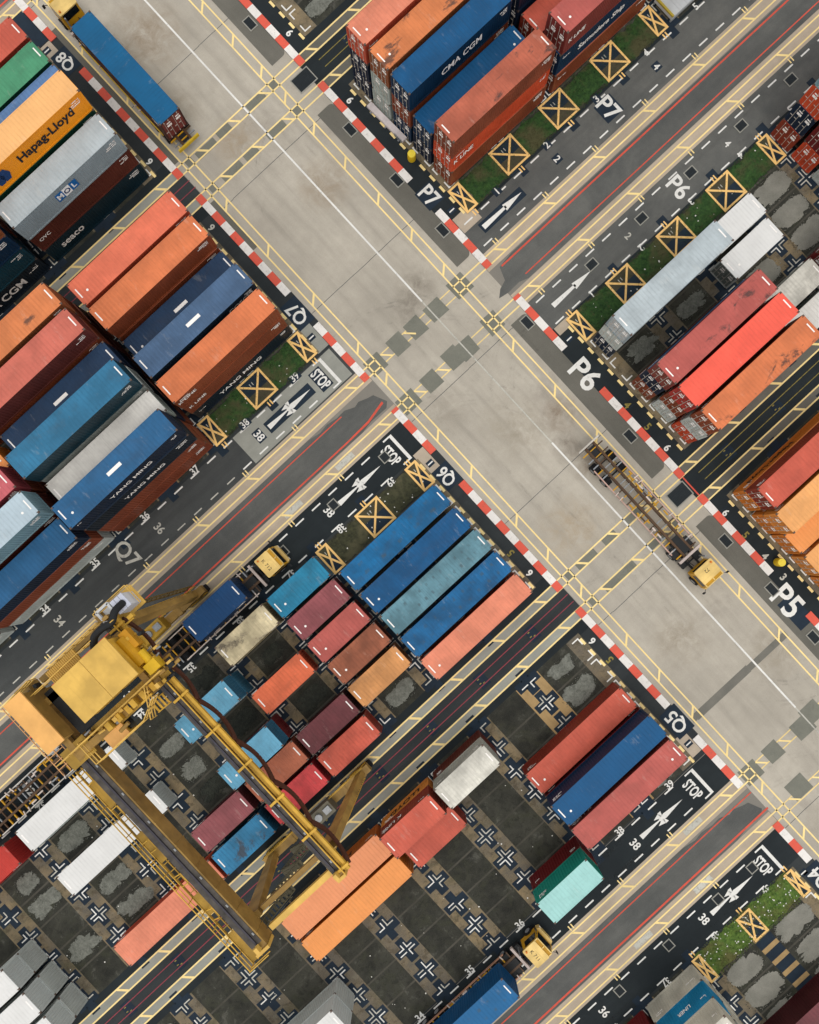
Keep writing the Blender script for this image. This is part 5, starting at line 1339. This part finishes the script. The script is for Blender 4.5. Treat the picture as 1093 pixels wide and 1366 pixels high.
# ------------------------------------------------------------------ drain grates, barrels, barrier
def grate(label, v, u, a=.42, bb=.62, big=False):
    t = thing('drain_grate', label, 'drain grate', W(v, u, .02), 0, 'drain grates set in the pavement')
    f_ = MB()
    a, bb = (a, bb) if not big else (1.05, .8)
    for x in (-a, a): f_.box(x - .05, x + .05, -bb - .05, bb + .05, 0, .03)
    for y in (-bb, bb): f_.box(-a + .05, a - .05, y - .05, y + .05, 0, .03)
    f_.build('frame', plain('grate_frame', '#8c8b83', .7), t)
    b_ = MB(); b_.box(-a + .05, a - .05, -bb + .05, bb - .05, 0, .008)
    n = 9
    for k in range(n):
        y = -bb + (k + .5) * 2 * bb / n; b_.box(-a + .05, a - .05, y - .03, y + .03, .008, .026)
    b_.build('bars', M['grate'], t); return t
for lab, v, u, big in (('beside the P8 kerb, above the crane track crossing', 20.76, -45.4, 0), ('large, in the crane track mouth above the painted P7', 20.9, -37.8, 1), ('beside the P7 kerb, nearest the painted row six', 20.95, -31.2, 0), ('beside the P7 kerb, next to the yellow barrel', 20.97, -24.5, 0), ('below the painted P7, at the corner of the truck lane', 20.93, -17.9, 0),
                       ('above the painted P6, at the start of its kerb', 20.9, -5.7, 0), ('beside the P6 kerb, next to the painted row five', 20.8, 9.2, 0), ('large, in the crane track mouth beside the empty trailer', 20.5, 16.65, 1), ('beside the P5 kerb, next to the painted row five', 20.75, 23.0, 0), ('beside the P5 kerb, touching the painted P5', 20.86, 29.5, 0), ('below the painted P5, beside its kerb', 20.7, 35.7, 0)):
    grate(('large dark ' if big else 'small dark ') + 'drain grate ' + lab.replace('large, ', ''), v, u, big=bool(big))
for k, v in enumerate((29.35, 35.96, 42.5, 49.2, 55.8)): grate('dark drain grate in the P6 truck lane by slot number ' + ['one', 'two', 'three', 'four', 'five'][k], v, -5.57, .55, .42)
for n_, v in (('STOP', 1.83), ('38', -4.98), ('37', -11.65)): grate('square drain grate in the black Q6 truck lane beside painted ' + n_, v, -5.55, .42, .45)
for n_, v in (('STOP', 1.1), ('arrow tail', -3.4), ('38', -9.97), ('37', -16.5)): grate('square drain grate in the black Q4 truck lane beside painted ' + n_, v, 48.05, .42, .45)
def barrel(label, v, u):
    t = thing('plastic_barrel', label, 'barrel', W(v, u, .03), 0)
    b_ = MB(); prof = [(.34, 0), (.40, .1), (.42, .5), (.40, .95), (.36, 1.0)]
    for (ra, za), (rb_, zb) in zip(prof[:-1], prof[1:]): b_.cyl((0, 0, za), (0, 0, zb - .0005), ra, 20, 0, rb_)
    b_.build('drum', paint('#d9b520', .3, .05), t)
    l_ = MB(); l_.cyl((0, 0, 1.0), (0, 0, 1.06), .37, 20); l_.cyl((0, .1, 1.06), (0, .1, 1.10), .08, 10); l_.build('lid', paint('#f2d94a', .2, .02), t)
barrel('yellow plastic barrel at the kerb end of the P7 stacks', 23.4, -25.0); barrel('yellow plastic barrel in front of the orange P5 containers', 23.0, 27.9)
t = thing('barrier_panel', 'long white barrier panel lying at the foot of the P7 stacks', 'barrier', W(23.95, -29.0, .03), R(-90) + .04)
b_ = MB(); b_.box(-2.6, 2.3, -.30, .30, .12, .42); b_.build('panel', paint('#d9cfcf', .5, .15), t)
for x in (-2.0, 0, 1.8):
    f_ = MB(); f_.box(x - .08, x + .08, -.45, .45, 0, .118); f_.build('foot', M['steel'], t)
f_ = MB(); f_.box(1.2, 2.2, -.36, -.302, .1, .5); f_.build('end_plate', M['steel'], t)

# ------------------------------------------------------------------ camera and light
cam_d = bpy.data.cameras.new('camera'); cam = bpy.data.objects.new('camera', cam_d); COL.objects.link(cam)
scene.camera = cam
cam.location = (-1.0, -3.0, 71.0); cam.rotation_euler = (0, 0, -math.atan2(.677, .736))
cam_d.sensor_fit = 'VERTICAL'; cam_d.sensor_height = 36; cam_d.lens = 973 / 1366 * 36
dv, du = 1.0, -3.0; S_c, C_c = .7361, .6769; ppm = 973 / 71
cam_d.shift_x = (dv * S_c + du * C_c) * ppm / 1366; cam_d.shift_y = -(-dv * C_c + du * S_c) * ppm / 1366
cam_d.clip_start = 1; cam_d.clip_end = 3000

w = bpy.data.worlds.new('World'); scene.world = w; w.use_nodes = True
nt_ = w.node_tree; bg = nt_.nodes['Background']; sk = nt_.nodes.new('ShaderNodeTexSky'); sk.sky_type = 'NISHITA'; sk.sun_disc = False
el = 66; sun_dir_img = R(-80)          # where the light comes from, in the picture plane
# picture right = (S,-C), picture up = (C,S)
rx, ry_ = Vector((S_c, -C_c)), Vector((C_c, S_c))
dxy = rx * math.cos(sun_dir_img) + ry_ * math.sin(sun_dir_img)
az = math.atan2(dxy.x, dxy.y)
sk.sun_elevation = R(el); sk.sun_rotation = az; sk.air_density = 1.0; sk.dust_density = 2.0
hs_ = nt_.nodes.new('ShaderNodeHueSaturation'); hs_.inputs['Saturation'].default_value = .45
mx_ = nt_.nodes.new('ShaderNodeMix'); mx_.data_type = 'RGBA'; mx_.inputs[0].default_value = .84      # bright even cloud over the blue
nt_.links.new(sk.outputs[0], hs_.inputs['Color']); nt_.links.new(hs_.outputs[0], mx_.inputs[6])
mx_.inputs[7].default_value = (6.0, 5.92, 5.78, 1); nt_.links.new(mx_.outputs[2], bg.inputs[0]); bg.inputs[1].default_value = .15
sd = bpy.data.lights.new('sun', 'SUN'); so = bpy.data.objects.new('sun', sd); COL.objects.link(so)
sd.energy = .6; sd.angle = R(25); sd.color = (1, .93, .83)
d3 = Vector((dxy.x * math.cos(R(el)), dxy.y * math.cos(R(el)), math.sin(R(el))))
so.rotation_euler = d3.to_track_quat('Z', 'Y').to_euler()
vs_ = scene.view_settings; vs_.view_transform = 'Standard'; vs_.look = 'None'; vs_.gamma = 1; vs_.exposure = .36
